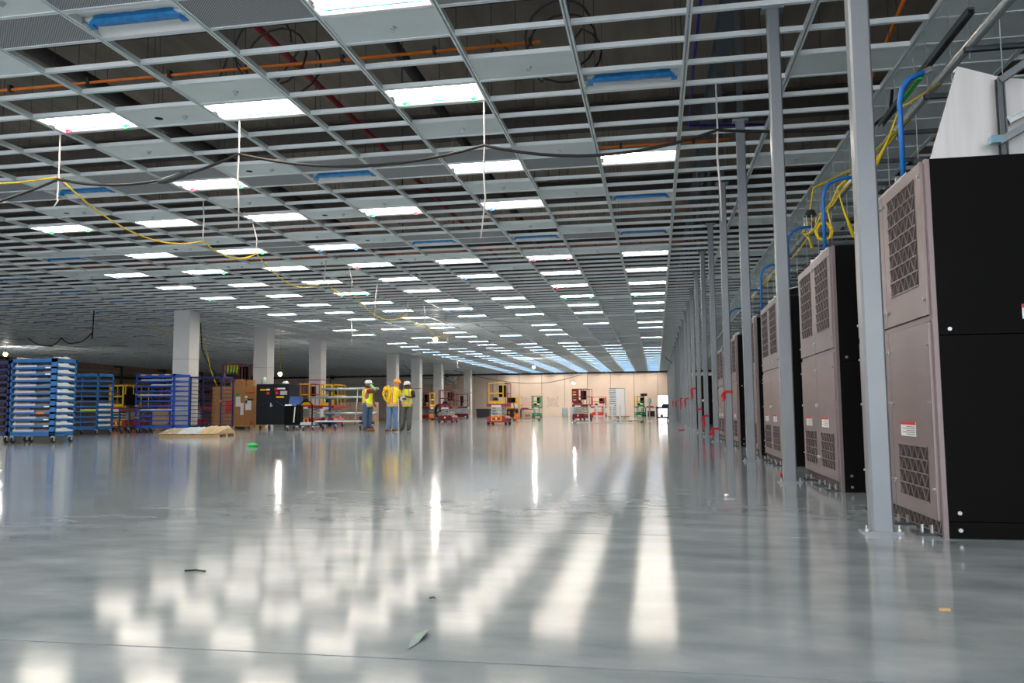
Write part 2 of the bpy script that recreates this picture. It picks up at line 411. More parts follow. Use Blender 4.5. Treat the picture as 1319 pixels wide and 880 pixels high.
for y, a, b, lab in ((9.4, -13, -1.3, 'orange conduit crossing above the grid from the thick dark pipe to the coiled cables'), (13.55, -1.1, 1.3, 'short orange conduit crossing above the grid beside the steel posts'),
                     (18.1, -9, 1.2, 'orange conduit crossing above the grid behind the coiled cables'), (21.6, -18, 1.2, 'long orange conduit above the grid reaching the white columns'), (29.5, -17, 1.2, 'orange conduit crossing above the grid level with the first white column')):
    t = thing('conduit', (0, 0, 0), lab, 'conduit', 'orange conduits')
    MB().taper([(a, y, 5.2), (b, y, 5.2)], .022, 6).build('tube', M_orange, t, True)
    x = a+.6
    while x < b: B(x-.02, x+.02, y-.035, y+.035, 5.17, 5.26).build('clamp', M_blackp, t); x += 1.22
pipe('conduit', [(2.81, 9.18, 5.2), (3.19, 13.4, 5.2), (3.3, 22, 5.2)], .024, M_orange, 'orange conduit slanting above the white tile strip over the cabinets', 'conduit', 'orange conduits')
for cx, cz, y, R_, lab in ((-4.75, 5.25, 8.9, .42, 'loop of black cable hung above the grid beside the red pipe'), (-1.05, 5.2, 9.1, .4, 'loop of black cable hung above the grid at the end of an orange conduit')):
    pts = [(cx + R_*(1+.05*k/10)*math.cos(k*.35), y + .02*k, cz + R_*math.sin(k*.35)) for k in range(40)]
    pts = pts + [(cx-.3, y+.8, cz-.3), (cx-.9, y+.85, cz+.35), (cx-1.2, y+.9, cz-.3)]
    pipe('cable_loop', pts, .014, M_cable, lab, 'cable', n=6)

# ------------------------------------------------------------------ strings and temporary cables below the grid
SX = [(-8.2, 3.985, 3.6), (-5.46, 4.17, 3.13), (-2.08, 4.06, 2.86), (.8, 4.05, 2.93)]
for k, (x, za, zb) in enumerate(SX):
    pts = [(x, 9.724, ZC+.03), (x+.004, 9.724, za), (x-.01, 9.724, za-.3), (x+.012, 9.724, (za+zb)/2-.1), (x+(.02 if k % 2 else -.05), 9.724, zb)]
    t = MB().taper(pts, [.011, .011, .014, .012, .009], 6).build('hanging_string', M_string, smooth=True)
    tag(t, 'long white string hanging from the grid and carrying the sagging black cable', 'string', 'white strings carrying the black cable')
pts = [(-12, 9.724, 3.9)] + sag((-10.4, 9.724, 3.5), (SX[0][0], 9.724, SX[0][1]), .06, 6)
for a, b in zip(SX, SX[1:]): pts += sag((a[0], 9.724, a[1]), (b[0], 9.724, b[1]), .22, 12)[1:]
pts += sag((.8, 9.724, 4.05), (2.6, 9.9, 4.02), .03, 6)[1:] + [(2.9, 10.2, 4.3), (3.0, 10.4, 4.7)]
bc = thing('power_cable', (0, 0, 0), 'heavy black cable sagging across the hall between white strings', 'cable')
MB().taper(pts, .02, 8).build('cord', M_cable, bc, True)
MB().taper([(-6.65, 9.724, 3.86), (-6.55, 9.724, 3.87), (-6.42, 9.724, 3.9), (-6.3, 9.724, 3.94), (-6.2, 9.724, 3.96)], [.03, .05, .05, .055, .03], 8).build('plug_connector', M_dsteel, bc, True)

YS = [(-8.2, 9.724, 4.02), (-8.21, 13.41, 3.88), (-8.2, 15.4, 4.02), (-8.4, 19.4, 4.08), (-8.25, 20.9, 4.0), (-8.3, 26.1, 4.0), (-8.3, 28.2, 3.9), (-8.4, 31.5, 3.9), (-9.2, 35, 4.15)]
yc = thing('string_light_cord', (0, 0, 0), 'yellow temporary lighting cord draped along the hall on white strings', 'cord')
pts = sag((-12, 9.6, 4.4), YS[0], .2, 6)
for a, b in zip(YS, YS[1:]): pts += sag(a, b, .1*(b[1]-a[1]) if b[1]-a[1] < 4 else .45, 10)[1:]
MB().taper(pts, .013, 6).build('cord', M_ycord, yc, True)
for x, y, z in YS[1:] + [(-8.3, 22.9, 3.5), (-9, 40, 3.6), (-9, 43, 3.6), (-9.1, 47, 3.4), (-6.5, 50, 3.3), (-3.5, 58, 3.2), (.2, 64, 3.1), (-15, 60, 3.2), (-13, 33, 3.6), (-11.5, 38, 3.3), (-7, 66, 3.0), (-12.5, 52, 3.4),
                        (-20.5, 27, 3.7), (-22.5, 29, 3.7), (-24, 34, 3.3), (-25.5, 30, 3.8), (-28, 33, 3.8), (-21.5, 36, 3.2), (-27, 39, 3.1), (-30.5, 40, 3.2), (-34, 42, 3.2)]:
    t = MB().taper([(x, gy(round((y-GY0)/RH)), ZC+.02), (x+.006, y, (ZC+z)/2), (x-.01, y, z)], .012, 5).build('hanging_string', M_string, smooth=True)
    tag(t, 'short white string hanging from the grid deeper in the hall', 'string', 'white strings deeper in the hall')

def work_lamp(p, lab, top=ZC):
    p = (p[0], gy(round((p[1]-GY0)/RH)), p[2])
    t = thing('work_lamp', p, lab, 'lamp')
    MB().ball((0,0,0), .085, 12, 8).build('bulb', M_bulb, t, True)
    MB().cyl((0,0,.07), (0,0,.2), .045, 8, .035).build('socket', M_blackp, t)
    cg = MB()
    for k in range(6):
        a = k*math.pi/3; cg.taper([(.05*math.cos(a), .05*math.sin(a), .12), (.12*math.cos(a), .12*math.sin(a), 0), (.06*math.cos(a), .06*math.sin(a), -.13), (0, 0, -.15)], .005, 4)
    cg.build('cage', M_ycord, t)
    MB().taper([(0,0,.2), (.02,0,.5), (0,0,top-p[2])], .012, 5).build('drop_cord', M_ycord, t)
work_lamp((-9.72, 35, 3.9), 'glowing caged work lamp at the end of the draped yellow cord')
work_lamp((-9.06, 60, 3.94), 'glowing caged work lamp hanging above the red and yellow lift')
work_lamp((-7.59, 75, 3.15), 'glowing work lamp hanging low on a yellow cord before the tan wall')
work_lamp((-19.9, 40.5, 2.75), 'glowing work lamp hanging low between two white columns')
work_lamp((-36.9, 40, 4.18), 'glowing work lamp hanging behind the light blue rack of trays')
for pts, lab in (([(-21, 27, 4.6), (-22.2, 28.5, 3.75), (-23.4, 30, 4.1), (-25, 31, 3.8), (-26.5, 32, 4.15), (-28, 33, 3.9), (-30, 34, 4.4)], 'black cable draped under the dark ceiling behind the blue racks'),
                 ([(-19, 31, 4.5), (-19.2, 31.5, 3.4), (-18.6, 31.6, 2.4), (-18.2, 31.8, 1.8)], 'black cable dropping beside the brown cardboard crates'),
                 ([(-20, 62, 4.4), (-19.5, 66, 3.5), (-19, 70, 3.9), (-18.4, 72, 3.3), (-18, 73.5, 4.4)], 'black cable bundle looping under the ceiling between far columns'),
                 ([(-19.4, 76, ZC), (-15, 80, 3.6), (-11, 82, 3.5), (-7, 84, ZC)], 'black cable swagged before the far tan wall'),
                 ([(.7, 58, 4.4), (1.0, 60, 4.3), (1.5, 62, 4.0)], 'short black cable hanging by the far posts')):
    p2 = []
    for a, b in zip(pts, pts[1:]): p2 += sag(a, b, .12, 6)[(1 if p2 else 0):]
    pipe('power_cable', p2, .025, M_cable, lab, 'cable', n=6)
pipe('yellow_cord_drop', sag((-18.9, 31, 4.0), (-20.8, 30.4, 4.3), .15, 6)[::-1] + [(-18.6, 31.2, 2.5), (-18.4, 31.4, 1.8)], .018, M_ycord, 'yellow cord dropping to the cardboard crates beside a column', 'cord', n=6)

# ------------------------------------------------------------------ steel posts along the cabinets
def make_post():
    t = thing('steel_post', (1.216, 4.83, 0), 'grey square steel post bolted to the floor in the row before the cabinets', 'post', 'row of grey steel posts')
    m = MB(); b = .012; w, d = .058, .052
    pr = [(-w+b,-d),(w-b,-d),(w,-d+b),(w,d-b),(w-b,d),(-w+b,d),(-w,d-b),(-w,-d+b)]
    m.loft([[(u, v, z) for u, v in pr] for z in (.012, ZC-.03)])
    m.build('tube', M_post, t)
    B(-.105, .105, -.06, .06, 0, .012).build('base_plate', M_post, t)
    B(-.105, .105, -.06, .06, ZC-.03, ZC-.001).build('cap_plate', M_post, t)
    B(-.04, .04, -.035, .035, ZC+.055, 6.62).build('upper_tube', M_dsteel, t)
    for s in (-1, 1): MB().cyl((s*.085, -.03, .012), (s*.085, -.03, .024), .014, 6).cyl((s*.085, -.03, .02), (s*.085, -.03, .045), .006, 6).build('anchor_bolt', M_galv, t)
    return t
pst = make_post()
plab = {0: 'grey square steel post before the first cabinet, beside the white duct', 1: 'grey square steel post before the second cabinet', 2: 'grey square steel post before the third cabinet',
        3: 'grey steel post with a red ribbon at waist height before the fourth cabinet', 4: 'grey steel post with a red ribbon at ankle height before the fifth cabinet'}
pst['label'] = plab[0]
for k in range(1, 26):
    o = copy_tree(pst, None, (1.216, 4.83+3.1145*k, 0)); o['label'] = plab.get(k, 'grey square steel post further along the row than the sixth cabinet' if k > 5 else 'grey steel post with a red ribbon at knee height before the sixth cabinet')
def ribbon(k, z, drop, lab):
    t = thing('ribbon', (1.216, 4.83+3.1145*k, z), lab, 'ribbon', 'red ribbons on the posts')
    MB().box(-.064, .064, -.058, -.0525, -.025, .025).box(-.064, .064, .0525, .058, -.025, .025).box(-.064, -.0585, -.058, .058, -.025, .025).box(.0585, .064, -.058, .058, -.025, .025).build('band', M_ribbon, t)
    if drop: MB().taper([(-.07,-.06,0), (-.1,-.08,-.08), (-.075,-.07,-drop*.6), (-.1,-.08,-drop)], [.02,.04,.03,.015], 6, .35).build('tail', M_ribbon, t)
for k, z, d in ((3, .98, .16), (4, .28, .2), (5, .52, .35), (6, .68, 0), (7, 1.35, .4), (9, 1.1, .35), (11, 1.2, .55), (14, 1.15, .4), (17, 1.25, .45)):
    ribbon(k, z, d, 'red ribbon tied round a steel post at %s height' % ('ankle' if z < .4 else 'knee' if z < .8 else 'waist'))

# ------------------------------------------------------------------ cabinets
def lattice(m, y0, y1, z0, z1, rows, cols, x=-.024, t=.006):
    h = (z1-z0)/rows; w = (y1-y0)/cols
    for i in range(rows+1): m.box(x-.003, x+.003, y0, y1, z0+i*h-t*.6, z0+i*h+t*.6)
    for i in range(rows):
        for j in range(cols):
            a, c, b = y0+j*w, y0+(j+.5)*w, y0+(j+1)*w; zb, zt = z0+i*h, z0+(i+1)*h
            m.bar((x, a, zt), (x, c, zb), .004, t, (1,0,0)).bar((x, c, zb), (x, b, zt), .004, t, (1,0,0))
    return m
def make_cab():
    t = thing('cooling_cabinet', (1.49, 4.657, 0), 'x', 'cabinet', 'taupe cooling cabinets')
    L, Dp, H = 1.545, .93, 2.06
    B(.02, Dp, 0, L, 0, .085).build('plinth', M_black, t)
    B(.02, Dp, 0, L, .089, 1.08).build('lower_casing', M_black, t)
    B(.02, Dp, 0, L, 1.086, H).build('upper_casing', M_black, t)
    pl = B(0, .02, .03, L, .012, .085).build('kick_grille', M_grille, t)
    lattice(MB(), .04, L-.02, .014, .083, 1, 18, -.002, .005).build('lattice', M_taupe, pl)
    B(-.004, .022, 0, .03, 0, H).build('corner_trim', M_taupe, t)
    B(-.008, .02, .03, L, 1.165, 1.195).build('ledge', M_taupe, t)
    hwd = (L-.03)/2
    for k in range(2):
        y0 = .034+k*hwd; y1 = y0+hwd-.006
        for z0, z1, v0, v1, rows in ((.09, 1.16, .17, .475, 4), (1.2, 2.055, 1.38, 1.985, 7)):
            d = B(-.02, .02, y0, y1, z0, z1).build('door', M_taupe, t)
            va, vb = y0+.11, y1-.11
            g = B(-.0215, -.02, va, vb, v0, v1).build('vent_panel', M_grille, d)
            lattice(MB(), va, vb, v0, v1, rows, 5).build('vent_lattice', M_taupe, d)
            yl = y1-.03 if k == 0 else y0+.03
            yo = y0+.02 if k == 0 else y1-.02
            for zz in ((.25, .72, 1.04) if z0 < 1 else (1.29, 1.98)):
                MB().cyl((-.02, yl, zz), (-.034, yl, zz), .011, 8).box(-.036, -.03, yl-.004, yl+.004, zz-.018, zz+.01).build('latch', M_galv, d)
                MB().cyl((-.02, yo, zz), (-.032, yo, zz), .009, 8).build('hinge_screw', M_galv, d)
            if z0 < 1:
                la = (va+vb)/2+.06
                p = B(-.0225, -.02, la-.14, la+.14, .525, .61).build('warning_label', M_paper, d)
                B(-.0235, -.0225, la-.14, la+.14, .592, .61).build('label_header', M_redlab, d)
                tx = MB()
                for q in range(5): tx.box(-.0232, -.0225, la-.125, la+(.1 if q % 2 else .03), .535+q*.011, .539+q*.011)
                tx.build('label_print', M_grtext, d)
    for zz, yy in ((1.03+.085, .0), (.135, 0), (.045, 0)): MB().cyl((.075, -.001, zz), (.075, -.014, zz), .011, 8).build('side_screw', M_galv, t, True)
    sl = B(.44, .6, -.003, 0, 1.16, 1.24).build('side_label', M_paper, t); B(.44, .6, -.005, -.003, 1.22, 1.24).build('label_header', M_redlab, sl)
    for yy in (.12, .55, 1.2):
        f = B(-.11, .0, yy-.04, yy+.09, 0, .012).build('anchor_foot', M_dsteel, t)
        for bx, by in ((-.07, yy+.025), (-.03, yy-.01)): MB().cyl((bx, by, .012), (bx, by, .055), .009, 6).build('anchor_bolt', M_galv, f)
    s = MB().box(.06, .08, .72, .74, H, H+.06).box(.06, .08, 1.2, 1.22, H, H+.06)
    s.bar((.07,.62,H+.07), (.07,1.3,H+.07), .03, .012).bar((.1,.62,H+.1), (.1,1.3,H+.1), .03, .012).box(.05,.11,.72,.74,H+.06,H+.1).box(.05,.11,1.2,1.22,H+.06,H+.1)
    s.build('top_bracket', M_galv, t)
    return t
cab = make_cab()
cl = ['taupe and black cabinet under the white sheet metal duct, beside the first post',
      'taupe and black cabinet behind the coiled yellow cord, second along the row',
      'taupe and black cabinet third along the row from the white duct',
      'taupe and black cabinet fourth along the row from the white duct',
      'taupe and black cabinet fifth along the row, with a curled white cover on top',
      'taupe and black cabinet sixth along the row from the white duct']
CY = (4.657, 7.045, 10.1, 12.4, 15.35, 18.35)
for k, y in enumerate(CY):
    o = cab if k == 0 else copy_tree(cab, None, (1.49, y, 0))
    o['label'] = cl[k]
fc = thing('equipment_cabinet', (1.62, 35.6, 0), 'plain black cabinet with a white top cover behind the far posts', 'cabinet')
B(0, 1.15, 0, 1.3, .08, 2.12).build('casing', M_black, fc); B(.04, 1.1, .04, 1.26, 0, .08).build('plinth', M_black, fc)
B(-.05, 1.2, -.05, 1.35, 2.12, 2.22).build('top_cover', M_white, fc); B(.3, .42, -.008, 0, 1.0, 1.1).build('label', M_paper, fc); B(.75, .85, -.008, 0, 1.0, 1.1).build('label', M_paper, fc)
for y, lab in ((15.9, 'curled white foam cover on the fifth cabinet'), (10.6, 'small curled white foam cover on the third cabinet')):
    m = MB(); rings = []
    for k in range(9):
        a = k/8; rings.append([(1.5+.02+a*.55, y+q, 2.07+.16*math.sin(a*3)+e) for q, e in ((0,0),(.7,0),(.7,.012),(0,.012))])
    tag(m.loft(rings).build('foam_cover', M_white), lab, 'cover')

# duct hopper and strut frame above the first cabinet
du = thing('sheet_metal_duct', (1.49, 4.657, 2.06), 'whitish sheet metal duct transition standing on the first cabinet', 'duct')
M_duct = mat('duct_sheet', (214, 214, 216), .42, .35, .06, 3, stretch=(6, 6, .5))
sh = [(.045, .09), (.06, .09), (.9, .09), (.9, .105), (.06, .105), (.045, .105)]
fr0 = [(.05, 0.001), (.92, 0.001), (.92, .38), (.44, .47), (.225, .55)]
MB().add([(x, .09, z) for x, z in fr0] + [(x, .105, z) for x, z in fr0], [(0,1,2,3,4), (9,8,7,6,5)] + [(i, (i+1) % 5, 5+(i+1) % 5, 5+i) for i in range(5)]).build('front_sheet', M_duct, du)
MB().add([(.225,.105,.55),(.44,.105,.47),(.44,.16,.47),(.225,.16,.55),(.225,.105,.538),(.44,.105,.458),(.44,.16,.458),(.225,.16,.538)], [(0,1,2,3),(7,6,5,4),(0,4,5,1),(1,5,6,2),(2,6,7,3),(3,7,4,0)]).build('top_flange', M_duct, du)
MB().box(.05,.92,.105,.16,0,.015).build('flange', M_galv, du)
M_strut = mat('strut_channel', (112, 118, 122), .35, .75, .15, 10)
def strut(m, p, q, w=.041):
    m.bar(p, q, w, w*.3, (0,0,1)); p, q = Vector(p), Vector(q); d = (q-p).normalized()
    u_ = Vector((0,0,1)) if abs(d.z) < .9 else Vector((1,0,0))
    a = d.cross(u_).normalized(); b = a.cross(d)
    for s in (-1, 1): m.bar(p+a*s*w*.44+b*-w*.4, q+a*s*w*.44+b*-w*.4, w*.12, w*.7, u_)
    return m
fr = thing('pipe_support', (1.49, 4.657, 2.06), 'grey slotted strut frame standing in front of the white duct', 'frame')
strut(MB(), (.425, .03, 0), (.425, .03, .44)).build('upright', M_strut, fr)
strut(MB(), (.40, .02, .43), (.9, -.05, .75)).build('upper_arm', M_strut, fr)
strut(MB(), (.37, -.01, .08), (.9, -.12, .36)).build('lower_arm', M_strut, fr)
strut(MB(), (.43, .02, .2), (.9, -.02, .42)).build('slotted_arm', M_galv, fr)
B(.33, .40, -.035, .02, .06, .10).build('end_clip', mat('clip_blue_zinc', (130, 170, 186), .3, .7), fr)

# ------------------------------------------------------------------ services over the cabinets
cz = MB().cyl((2.91, 4, 4.01), (2.91, 84, 4.01), .05, 12)
tag(cz.build('cable_rail', M_galv, None, True), 'bright galvanised rail running along above the cabinet row', 'rail')
sr = MB(); strut(sr, (2.62, 6.9, 3.96), (2.62, 9.6, 3.96), .06)
tag(sr.build('strut_rail', M_strut), 'short dark strut rail hanging beside the galvanised rail', 'rail')
tag(B(2.595, 2.645, 8.2, 8.9, 3.90, 3.935).build('tape_strip', mat('green_tape', (60, 190, 90), .5)), 'strip of green tape on the short strut rail', 'tape')
for k in range(26):
    y = 6.5+1.12*k
    if y > 35: break
    t = thing('trapeze_hanger', (2.9, y, 3.9), 'strut trapeze on threaded rods carrying the galvanised rail', 'hanger', 'trapeze hangers over the cabinets')
    strut(MB(), (-.08, 0, .03), (2.6, 0, .03), .05).build('strut', M_strut, t)
    MB().cyl((-.03, .03, -.06), (-.03, .03, ZC-3.9), .007, 5).build('rod', M_galv, t)
    MB().cyl((1.4, .03, -.06), (1.4, .03, ZC-3.9), .007, 5).build('rod', M_galv, t)
    MB().cyl((-.03, .03, -.02), (-.03, .03, .0), .016, 6).build('nut', M_galv, t)
lower = MB()
for k in range(24):
    t = strut(MB(), (2.9, 7.2+1.12*k, 3.45), (5.4, 7.2+1.12*k, 3.45), .05); o = t.build('cross_strut', M_strut)
    tag(o, 'dark cross strut hung below the trapezes behind the cabinets', 'strut', 'lower cross struts')
    MB().cyl((2.95, 7.2+1.12*k, 3.4), (2.95, 7.2+1.12*k, ZC), .006, 5).build('rod', M_galv, o)
for k, y in enumerate(CY):
    yh = (5.93, 8.6, 10.9, 13.7, 16.6, 19.6)[k]
    pts = [(1.75, yh, 2.06), (1.75, yh, 2.85), (1.77, yh, 2.95), (1.82, yh, 3.02), (1.92, yh, 3.06)] + ([(2.1, yh, 3.07)] if k else [])
    t = thing('blue_hose', (0, 0, 0), 'blue hose rising from a cabinet top and bending over', 'hose', 'blue hoses over the cabinets')
    MB().taper(pts, .019, 8).build('tube', M_hose, t, True)
    e = Vector(pts[-1]); MB().cyl(e, e+Vector((.05, 0, .02)), .024, 8).build('end_fitting', M_galv, t)
ys = [(2.86, 9.6, 3.93), (2.3, 9.9, 3.42), (2.03, 10.1, 3.05), (1.85, 10.3, 2.85), (2.2, 10.8, 3.2), (2.3, 11.5, 3.4), (2.1, 13, 3.0), (2.3, 14.5, 3.4), (2.1, 16, 3.1), (2.4, 18, 3.5), (2.2, 20, 3.2), (2.5, 24, 3.6)]
p2 = []
for a, b in zip(ys, ys[1:]): p2 += sag(a, b, .08, 5)[(1 if p2 else 0):]
pipe('yellow_extension_cord', p2, .009, M_ycord, 'yellow extension cord looping along over the cabinet tops', 'cord', n=6)
pts = []
for k in range(70):
    a = k*.55; pts.append((1.93+.085*math.cos(a)*(1+.15*math.sin(k)), 9.5+.02*math.sin(k*3), 2.70+.1*math.sin(a)*(1+.15*math.cos(k*1.7))))
pipe('coiled_cord', pts + [(1.98, 9.5, 2.95), (2.1, 9.5, 3.2), (2.9, 9.6, 3.96)], .009, M_ycord, 'coil of yellow cord hanging over the second cabinet', 'cord', n=5)
for (a, b, c, d), lab in ((((2.9, 9.5, 3.96), (2.09, 9.5, 3.2), (2.15, 9.5, 2.95), (2.25, 9.5, 2.62)), 'yellow cord tail hanging beside the second cabinet top'),
                          (((2.9, 8.5, 3.96), (2.5, 8.5, 3.72), (2.38, 8.5, 3.4), (2.25, 8.5, 3.15)), 'yellow cord dropping from the galvanised rail behind the first post'),
                          (((2.9, 11.0, 3.96), (1.96, 11.0, 3.02), (2.04, 11.0, 2.93), (2.08, 11.0, 2.8)), 'short yellow cord tail with a tied end over the third cabinet')):
    pipe('cord_tail', [a, b, c, d], [.009, .009, .012, .025], M_ycord, lab, 'cord', n=6)
t = thing('caged_lamp', (2.06, 10.95, 3.1), 'unlit caged work lamp hanging above the third cabinet', 'lamp')
MB().cyl((0,0,.12), (0,0,.2), .09, 10, .05).build('cap', M_dsteel, t)
cg = MB()
for k in range(8):
    a = k*math.pi/4; cg.taper([(.085*math.cos(a), .085*math.sin(a), .12), (.08*math.cos(a), .08*math.sin(a), -.08), (0,0,-.12)], .006, 4)
cg.build('cage', M_galv, t); MB().ball((0,0,.02), .05, 8, 6).build('bulb', mat('amber_glass', (150, 120, 60), .2), t, True)
MB().taper([(0,0,.2), (.05,0,.5), (.82,.1,.87)], .012, 5).build('cord', M_ycord, t)
for k, (x, y) in enumerate(((1.26, 8.72), (1.28, 20.5), (.7, 26.7))):
    pts = [(x+.06*math.cos(a*.9)+.015*a, y+.07*math.sin(a*1.1)+.01*a, .012+.02*(a % 2 > 1)) for a in [q*.5 for q in range(16)]]
    pipe('strap', pts, .012, M_ribbon, ['red strap lying on the floor beside the second cabinet', 'red strap lying on the floor by the sixth cabinet', 'red ribbon fallen on the floor before the far posts'][k], 'strap', n=5)

# ------------------------------------------------------------------ workers
def person(name, loc, label, spec):
    t = thing('person', loc, label, 'person')
    hx, hy, hz = spec['head']; lean = spec['lean']           # head centre; torso top offset
    skin = mat('skin_'+spec['skin'][0], spec['skin'][1], .55, 0, .06, 12)
    neck = (hx*.8+lean*.2, hy*.7, hz-.17)
    # body: one continuous skinned surface
    vs, rs, es = [], [], []
    def v(p, r, link=None):
        vs.append(p); rs.append(r)
        if link is not None: es.append((link, len(vs)-1))
        return len(vs)-1
    pel = v((0, 0, .95), .13); waist = v((lean*.4, 0, 1.1), .12, pel); ch = v((lean*.8, 0, 1.32), .14, waist)
    nk = v(neck, .055, ch); h0 = v((hx, hy, hz-.06), .085, nk); h1 = v((hx, hy, hz+.05), .09, h0)
    for side, (sh, el, wr_) in spec['arms'].items():
        a = v(sh, .06, ch); b = v(el, .045, a); c = v(wr_, .03, b)
        d = (Vector(wr_)-Vector(el)).normalized(); u_ = Vector((0, 1, .2)).cross(d).normalized()
        pm = v(tuple(Vector(wr_)+d*.06), .032, c)
        for q, ln in ((-1.5, .06), (-.5, .075), (.5, .07), (1.5, .055)):
            k = v(tuple(Vector(wr_)+d*.1+u_*q*.02), .01, pm); v(tuple(Vector(wr_)+d*(.1+ln*.8)+u_*q*.021+Vector((0, .02, -.015))), .008, k)
        th = v(tuple(Vector(wr_)+d*.05+u_*.045), .011, c); v(tuple(Vector(wr_)+d*.085+u_*.06), .009, th)
    for hp, kn, an in spec['legs']:
        a = v(hp, .085, pel); b = v(kn, .06, a); c = v(an, .042, b); v((an[0]+spec['toe'][0]*.14, an[1]+spec['toe'][1]*.14, .045), .035, c)
    me = D.meshes.new('body'); me.from_pydata(vs, es, []); me.materials.append(skin)
    o = put('body', me, t)
    md = o.modifiers.new('skin', 'SKIN'); 
    for i, r in enumerate(rs): me.skin_vertices[0].data[i].radius = (r, r)
    me.skin_vertices[0].data[0].use_root = True
    sb = o.modifiers.new('sub', 'SUBSURF'); sb.levels = 1; sb.render_levels = 2
    # face
    f = Vector((spec['face'][0], spec['face'][1], 0)).normalized(); sd = Vector((-f.y, f.x, 0)); hc = Vector((hx, hy, hz-.02))
    for s in (-1, 1):
        MB().ball(hc+f*.082+sd*s*.033+Vector((0,0,.0)), .013, 8, 6).build('eye', M_black, t, True)
        MB().ball(hc+sd*s*.088+Vector((0,0,-.01)), .028, 8, 6, (.6, .6, 1)).build('ear', skin, t, True)
    MB().taper([hc+f*.085+Vector((0,0,.0)), hc+f*.108+Vector((0,0,-.035)), hc+f*.09+Vector((0,0,-.045))], [.008, .016, .01], 6).build('nose', skin, t, True)
    MB().obox(hc+f*.09+Vector((0,0,-.075)), sd, f, (0,0,1), .024, .006, .005).build('mouth', mat('lips', (120, 60, 56), .6), t)
    # trousers
    m = MB(); pm_ = mat('cloth_'+spec['pants'][0], spec['pants'][1], .85, 0, .14, 9)
    for hp, kn, an in spec['legs']:
        hp, kn, an = Vector(hp), Vector(kn), Vector(an)
        m.taper([hp+Vector((0,0,.1)), hp, hp.lerp(kn, .5), kn, kn.lerp(an, .5), an+Vector((0,0,-.01))], [.1, .115, .1, .082, .078, .08], 12)
    m.ell([(0, 0, .80, .15, .11), (0, 0, .88, .185, .13), (lean*.1, 0, .98, .18, .125), (lean*.2, 0, 1.06, .165, .115)])
    m.build('trousers', pm_, t, True)
    for hp, kn, an in spec['legs']:
        a = Vector(an); d = Vector((spec['toe'][0], spec['toe'][1], 0)).normalized()
        MB().taper([(a.x-d.x*.1, a.y-d.y*.1, .05), (a.x-d.x*.06, a.y-d.y*.06, .075), (a.x+d.x*.06, a.y+d.y*.06, .07), (a.x+d.x*.15, a.y+d.y*.15, .05), (a.x+d.x*.2, a.y+d.y*.2, .04)], [.03, .058, .055, .048, .02], 10).build('boot', mat('boot_'+spec['boot'][0], spec['boot'][1], .7), t, True)
    # shirt and sleeves, vest with stripes
    T = [(lean*.15, 0, .86, .205, .14), (lean*.2, 0, .95, .2, .14), (lean*.45, 0, 1.12, .19, .135), (lean*.7, 0, 1.28, .21, .14), (lean*.95, 0, 1.42, .2, .125), (lean, 0, 1.49, .14, .1), (neck[0]*.6+lean*.4, neck[1], 1.53, .075, .07)]
    k = spec.get('tz', 1.0)
    T = [(a, b, .86+(z-.86)*k, c*.97, d) for a, b, z, c, d in T]
    shirt = mat('shirt_'+spec['shirt'][0], spec['shirt'][1], .85, 0, .1, 9)
    MB().ell([(a, b, z+.004, c*.95, d*.95) for a, b, z, c, d in T[1:]]).build('shirt', shirt, t, True)
    vm = mat('vest_'+spec['vest'][0], spec['vest'][1], .7, 0, .06, 6)
    ve = MB().ell(T[:6]).build('vest', vm, t, True)
    om = mat('vest_orange', (255, 120, 30), .6); sm = mat('vest_silver', (190, 186, 200), .35, .2)
    z0 = T[1][2]
    def band(za, zb, mm, s):
        A, Bq = T[0], T[2]; f2 = lambda z: [A[i]+(Bq[i]-A[i])*(z-A[2])/(Bq[2]-A[2]) for i in range(5)]
        ra, rb = f2(za), f2(zb); MB().ell([(ra[0], ra[1], za, ra[3]*s, ra[4]*s), (rb[0], rb[1], zb, rb[3]*s, rb[4]*s)]).build('reflective_band', mm, ve)
    band(z0-.04, z0+.045, om, 1.05); band(z0-.018, z0+.025, sm, 1.065)
    for sx in spec['straps']:
        for yy in (-1, 1):
            p2 = [(a+sx*(c/.2), b+yy*math.sqrt(max(0, 1-(sx/.2)**2))*d*1.03, z) for a, b, z, c, d in T[1:6]]
            MB().taper(p2, .032, 6, .3, True, (1,0,0)).build('reflective_strap', om, ve)
            MB().taper([(p[0], p[1]+yy*.006, p[2]) for p in p2], .017, 6, .4, True, (1,0,0)).build('reflective_strap', sm, ve)
    for side, (sh, el, wr_) in spec['arms'].items():
        sh, el, wr_ = Vector(sh), Vector(el), Vector(wr_)
        MB().taper([sh+(sh-el)*.12, sh, sh.lerp(el, .6), el.lerp(sh, .1)], [.06, .082, .075, .07], 10).build('sleeve', shirt, t, True)
        if side in spec.get('cuffs', {}):
            MB().taper([el, el.lerp(wr_, .5), wr_], [.062, .056, .045], 10).build('arm_guard', mat('guard_'+spec['cuffs'][side][0], spec['cuffs'][side][1], .7), t, True)
        if side in spec.get('gloves', {}):
            d = (wr_-el).normalized(); MB().taper([wr_, wr_+d*.06, wr_+d*.12, wr_+d*.16], [.042, .05, .045, .02], 10, .7).build('glove', mat('glove_blue', (40, 70, 170), .7), t, True)
    hm = mat('helmet_'+spec['hat'][0], spec['hat'][1], .3, 0, .04, 9)
    rr = [(0, .128, .145), (.04, .128, .142), (.08, .112, .125), (.115, .075, .085), (.128, .03, .03)]
    MB().ell([(hx, hy, hz+.02+z, a, b) for z, a, b in rr]).build('hard_hat', hm, t, True)
    MB().taper([(hx+f.x*.09, hy+f.y*.09, hz+.03), (hx+f.x*.19, hy+f.y*.19, hz+.015)], [.1, .06], 10, .12, True, tuple(sd)).build('hat_brim', hm, t)
    return t
